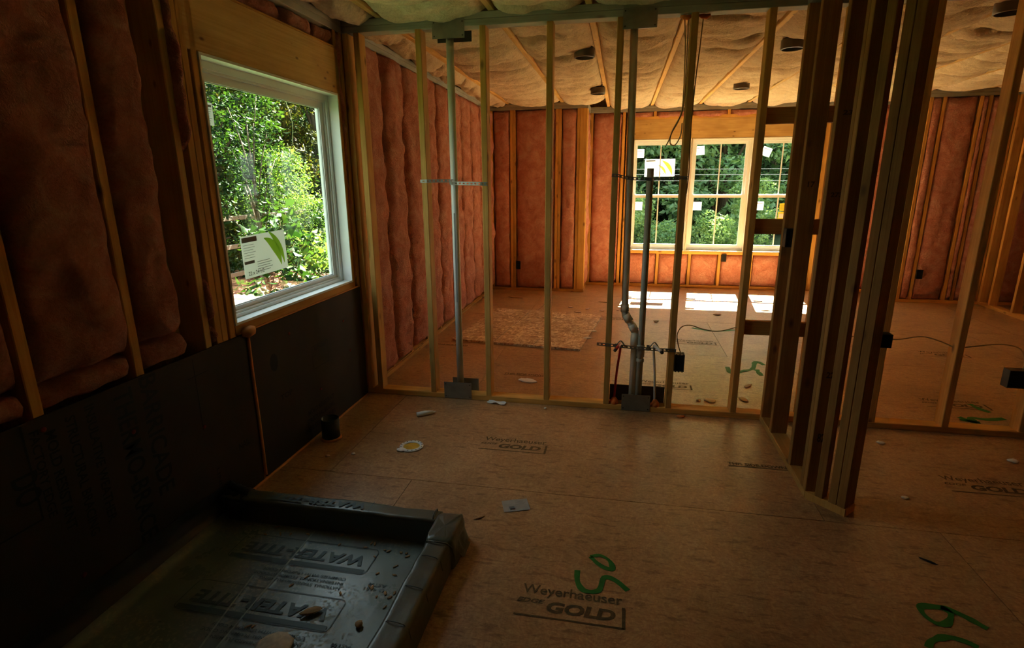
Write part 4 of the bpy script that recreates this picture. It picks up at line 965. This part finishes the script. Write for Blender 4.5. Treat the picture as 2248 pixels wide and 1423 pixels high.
o = put('paper_label', me, M_paper, None, M, smooth=True); tag(o, 'crumpled white printed tag leaning at the foot of the open wall', 'paper')
M_film = plain('thin_paper', (.40,.38,.33), .6, .3, .4)
me, M = crumple(1.335, -1.235, .125, .095, .35, 8, .003)
o = put('paper_label', me, M_film, None, M, smooth=True); tag(o, 'flat translucent paper label lying on the floor beside the liner corner', 'paper')
put('label_text', pydata(*join([rect(-.035, -.03, -.01, -.012)]+lines(.0, .05, .0, .03, 4, .002))), M_grey, o, M @ T(0, 0, .0065))
lump('plaster_lump', .70, -2.20, (.062, .062, .022), M_stone, 'rounded pale plaster lump on the liner at the bottom of the picture', 'plaster', 50, 0, .004, jag=.12)
lump('wood_flake', .74, -2.04, (.040, .016, .006), M_chip, 'broad brown wood flake on the liner above the plaster lump', 'wood scrap', 51, .5, .014)
lump('wood_flake', .935, -2.06, (.014, .018, .014), M_chip, 'round brown wood lump on the liner beside the right curb', 'wood scrap', 52, .5, .006)
r2 = random.Random(3)
for i in range(34):
    if i < 10: x, y = r2.uniform(.28, .80), -1.60-r2.random()*.07
    elif i < 22: x, y = r2.uniform(.88, 1.0), -1.62-r2.random()*.30
    else: x, y = r2.uniform(.45, 1.0), -1.65-r2.random()*.6
    lump('wood_chip', x, y, (r2.uniform(.006, .015), r2.uniform(.003, .006), .004), M_chip, ('small brown wood chip on the liner along the foot of the back curb' if i < 10 else 'small brown wood chip on the liner beside the right curb' if i < 22 else 'small brown wood chip scattered over the middle of the liner'), 'wood chip', 60+i, r2.uniform(0, 3), .004, ('wood chips along the back curb' if i < 10 else 'wood chips beside the right curb' if i < 22 else 'wood chips over the middle of the liner'))

# ------------------------------------------------------------------ outside
GZ = -.65
ground = put('ground', pydata([(-60, -30, GZ), (60, -30, GZ), (60, 80, GZ), (-60, 80, GZ)], [(0, 1, 2, 3)]), M_grass); tag(ground, kind='structure')
patio = empty('patio', (-4.9, 6, GZ), kind='structure')
for i in range(9):
    for j in range(11):
        x = -7.6+i*.46; y = 3.6+j*.46; x += .02*noise.noise(Vector((i, j, 0))); h = .035+.012*noise.noise(Vector((i*3.3, j*2.1, 4)))
        box('paver', (x, y, GZ), (x+.44, y+.44, GZ+h), M_paver, patio)

LV = np.array([[0,0,0],[-.5,.42,.10],[0,.45,0],[.5,.42,.10],[0,1,-.12]])
LF = np.array([[0,2,1],[0,3,2],[1,2,4],[2,3,4]])
def foliage(name, P, size, mat, parent, seed, wdt=.45, droop=.5):
    r = np.random.default_rng(seed); n = len(P)
    az = r.uniform(0, 2*np.pi, n); pt = r.normal(-droop*.6, .55, n); rl = r.normal(0, .7, n); s = size*r.uniform(.6, 1.35, n)
    fd = np.stack([np.cos(az)*np.cos(pt), np.sin(az)*np.cos(pt), np.sin(pt)], 1)
    sd = np.stack([-np.sin(az), np.cos(az), np.zeros(n)], 1); u = np.cross(sd, fd)
    sd2 = sd*np.cos(rl)[:, None]+u*np.sin(rl)[:, None]; u2 = -sd*np.sin(rl)[:, None]+u*np.cos(rl)[:, None]
    V = P[:, None, :]+s[:, None, None]*(LV[None, :, 0:1]*wdt*sd2[:, None, :]+LV[None, :, 1:2]*fd[:, None, :]+LV[None, :, 2:3]*u2[:, None, :])
    F = (LF[None]+5*np.arange(n)[:, None, None]).reshape(-1, 3)
    me = bpy.data.meshes.new('leaves'); me.vertices.add(5*n); me.vertices.foreach_set('co', V.reshape(-1).astype(np.float32))
    me.loops.add(F.size); me.loops.foreach_set('vertex_index', F.reshape(-1).astype(np.int32))
    me.polygons.add(len(F)); me.polygons.foreach_set('loop_start', np.arange(0, F.size, 3, dtype=np.int32)); me.polygons.foreach_set('loop_total', np.full(len(F), 3, dtype=np.int32))
    me.update(calc_edges=True)
    o = put(name, me, mat, parent); o['kind'] = 'stuff'; return o
def tree(name, x, y, h, cr, n, lsize, mat, label, cat, seed, crown0=.25, nb=14, group=None, squash=1.0, wdt=.45, trunk=.10):
    r = np.random.default_rng(seed)
    o = empty(name, (x, y, GZ), label, cat, group)
    if h > 5: n = int(n*1.5)
    top = Vector((x+r.normal(0, .15)*cr, y+r.normal(0, .15)*cr, GZ+h*.85)); base = Vector((x, y, GZ))
    v, f = tube([Vector((0, 0, -.02)), (top-base)*.3+Vector((.05*cr, -.04*cr, 0)), (top-base)*.6+Vector((-.05*cr, .05*cr, 0)), (top-base)], [trunk*h/4, trunk*h/5, trunk*h/8, trunk*h/20], 8)
    put('trunk', pydata(v, f), M_bark, o, T(*base), smooth=True)
    cs, parts = [], []
    for k in range(nb):
        t = crown0+(1-crown0)*(k+.5)/nb; a = k*2.4+r.uniform(0, 1); rad = cr*(.25+.6*math.sin(math.pi*min(1, .15+t*.8)))*r.uniform(.5, 1.0)
        c = np.array([x+rad*math.cos(a), y+rad*math.sin(a), GZ+h*t]); cs.append(c)
        st_ = base+(top-base)*max(.08, t-.25)
        parts.append(tube([st_-base, (st_+Vector(c))/2-base+Vector((0, 0, .04*h)), Vector(c)-base], [trunk*h/11, trunk*h/18, trunk*h/40], 5))
    v, f = join(parts); q = put('branch', pydata(v, f), M_bark, o, T(*base), smooth=True)
    cs = np.array(cs); idx = r.integers(0, nb, n); dirs = r.normal(0, 1, (n, 3)); dirs /= np.linalg.norm(dirs, axis=1)[:, None]
    rad = cr*.42*r.uniform(.25, 1, n)**.45*r.uniform(.7, 1.2, nb)[idx]
    P = cs[idx]+dirs*rad[:, None]*np.array([1, 1, .75*squash]); P[:, 2] = np.maximum(P[:, 2], GZ+.03)
    foliage('foliage', P, lsize*(1.35 if h > 5 else 1.1), mat, o, seed+1, wdt*1.15)
    return o
# seen through the left window: from the glass outwards
TR = []
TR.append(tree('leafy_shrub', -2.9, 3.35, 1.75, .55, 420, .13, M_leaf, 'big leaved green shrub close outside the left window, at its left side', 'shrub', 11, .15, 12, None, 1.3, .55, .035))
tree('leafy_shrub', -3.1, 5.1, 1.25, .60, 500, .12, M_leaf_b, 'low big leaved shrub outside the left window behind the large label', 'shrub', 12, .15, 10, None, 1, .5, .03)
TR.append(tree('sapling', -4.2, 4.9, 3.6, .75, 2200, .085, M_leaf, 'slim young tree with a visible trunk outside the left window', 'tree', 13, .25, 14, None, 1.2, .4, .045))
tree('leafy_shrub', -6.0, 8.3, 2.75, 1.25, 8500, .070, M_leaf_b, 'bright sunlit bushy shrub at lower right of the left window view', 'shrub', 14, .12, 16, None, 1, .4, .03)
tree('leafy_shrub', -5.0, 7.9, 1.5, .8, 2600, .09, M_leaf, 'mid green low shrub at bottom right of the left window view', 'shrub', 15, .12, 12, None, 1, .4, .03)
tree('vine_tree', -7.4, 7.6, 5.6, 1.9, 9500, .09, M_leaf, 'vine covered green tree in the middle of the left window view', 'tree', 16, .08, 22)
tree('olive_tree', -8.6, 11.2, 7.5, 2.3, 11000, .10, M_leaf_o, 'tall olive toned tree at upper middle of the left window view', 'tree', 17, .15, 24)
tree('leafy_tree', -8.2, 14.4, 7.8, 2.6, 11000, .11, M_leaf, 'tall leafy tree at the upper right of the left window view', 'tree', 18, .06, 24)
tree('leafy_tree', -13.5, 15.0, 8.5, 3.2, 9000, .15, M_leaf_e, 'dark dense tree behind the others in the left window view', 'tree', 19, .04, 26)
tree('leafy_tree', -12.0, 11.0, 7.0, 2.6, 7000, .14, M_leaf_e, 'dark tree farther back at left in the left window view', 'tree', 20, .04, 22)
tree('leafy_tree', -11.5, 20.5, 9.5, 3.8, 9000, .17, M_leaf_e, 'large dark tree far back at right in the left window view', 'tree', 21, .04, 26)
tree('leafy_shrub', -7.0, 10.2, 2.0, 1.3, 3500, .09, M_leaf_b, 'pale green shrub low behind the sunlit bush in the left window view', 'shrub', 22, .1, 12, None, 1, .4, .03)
for k, (x, y) in enumerate(((-17, 13), (-17, 20), (-18, 28), (-11, 27))):
    tree('leafy_tree', x, y, 12, 5.0, 9000, .30, M_leaf_e, ('huge dark tree mass farthest left behind the left window trees', 'huge dark tree mass in the middle behind the left window trees', 'huge dark tree mass farthest back through the left window', 'huge dark tree mass at far right behind the left window trees')[k], 'tree', 90+k, .02, 26)
# rail fence outside the left window
o = empty('rail_fence', (-5.9, 7.5, GZ), 'weathered rail fence crossing the shrubs outside the left window', 'fence')
for y in (5.2, 7.2, 9.2): lumber('fence_post', (-6.0, y, GZ), (-5.9, y+.1, GZ+1.75), 'z', M_fence, o)
for z in (.30, .86, 1.42): lumber('fence_rail', (-5.899, 4.6, GZ+z), (-5.86, 9.9, GZ+z+.085), 'y', M_fence, o)
for k, pts in enumerate(([(-2.6, 3.4, 2.0), (-2.62, 3.55, 1.6), (-2.5, 3.6, 1.35), (-2.55, 3.52, 1.0)], [(-3.2, 4.3, 2.9), (-3.15, 4.45, 2.4), (-3.2, 4.5, 2.05), (-3.1, 4.62, 1.98), (-3.15, 4.7, 2.08)])):
    o = tubeobj('vine_tendril', spline(pts, 8), .0035, plain('tendril_green', (.10,.13,.04), .6), TR[k], 6)
    0 and tag(o, ('pale vine tendril curling near the left edge of the left window view', 'curly pale vine tendril hanging high in the left window view')[k], 'vine')
# seen through the wide window
for i, (x, y, h, cr, n, ls, mt, lab) in enumerate((
    (1.5, 18.5, 8.0, 2.5, 9000, .17, M_leaf_c, 'soft green tree at the left edge of the wide window view'),
    (3.6, 20.5, 9.5, 3.0, 11000, .18, M_leaf_d, 'dark green tree behind the left sash of the wide window'),
    (5.3, 18.0, 7.5, 2.0, 8000, .17, M_leaf_c, 'lighter drooping tree in the middle sash of the wide window view'),
    (7.6, 21.0, 9.0, 2.9, 10000, .18, M_leaf_d, 'dark tree behind the right part of the wide window view'),
    (10.6, 22.0, 9.5, 3.2, 8000, .20, M_leaf_d, 'dark tree beyond the right sash of the wide window'),
    (-1.2, 22.0, 9.5, 3.2, 7000, .20, M_leaf_d, 'dark tree far left beyond the wide window'),
    (5.6, 27.0, 12.0, 4.5, 10000, .26, M_leaf_d, 'tall dark tree farthest back in the wide window view'),
    (1.5, 28.0, 12.0, 4.5, 9000, .26, M_leaf_d, 'tall dark tree far back at left of the wide window view'),
    (5.6, 36.0, 16.0, 8.0, 12000, .45, M_leaf_d, 'huge dark tree mass at the very back of the wide window view'),
    (10.0, 29.0, 12.0, 4.5, 9000, .26, M_leaf_d, 'tall dark tree far back at right of the wide window view'))):
    tree('leafy_tree', x, y, h, cr, n, ls, mt, lab, 'tree', 40+i, .02, 24)
for i, (x, y, h, cr, lab) in enumerate(((4.35, 12.6, 1.15, .70, 'pale green bush at the bottom of the middle sash of the wide window view'), (5.55, 14.3, 2.2, .85, 'pale leafy bush at the right of the middle sash of the wide window view'),
    (3.1, 13.5, .85, .8, 'low bush at the bottom of the left sash of the wide window view'), (7.9, 14.5, 2.4, 1.1, 'bush beyond the right sash of the wide window'), (2.2, 14.0, 1.6, .9, 'yellowish bush at the left edge of the wide window view'))):
    tree('leafy_shrub', x, y, h, cr, 3400, .085, M_leaf_p if i in (0, 1, 4) else M_leaf_c, lab, 'shrub', 60+i, .1, 12, None, 1, .45, .03)
for z0, z1, lab in ((1.83, 1.79, 'topmost of three pale power lines across the wide window view'), (1.69, 1.65, 'middle of three pale power lines across the wide window view'), (1.53, 1.505, 'lowest of three pale power lines across the wide window view')):
    a = Vector((-6, 12, z0+.08)); b_ = Vector((16, 12, z1+.02))
    o = tubeobj('power_line', [a+(b_-a)*(i/20)+Vector((0, 0, -.10*math.sin(math.pi*i/20))) for i in range(21)], .007, M_wire, None, 6); tag(o, lab, 'power line')
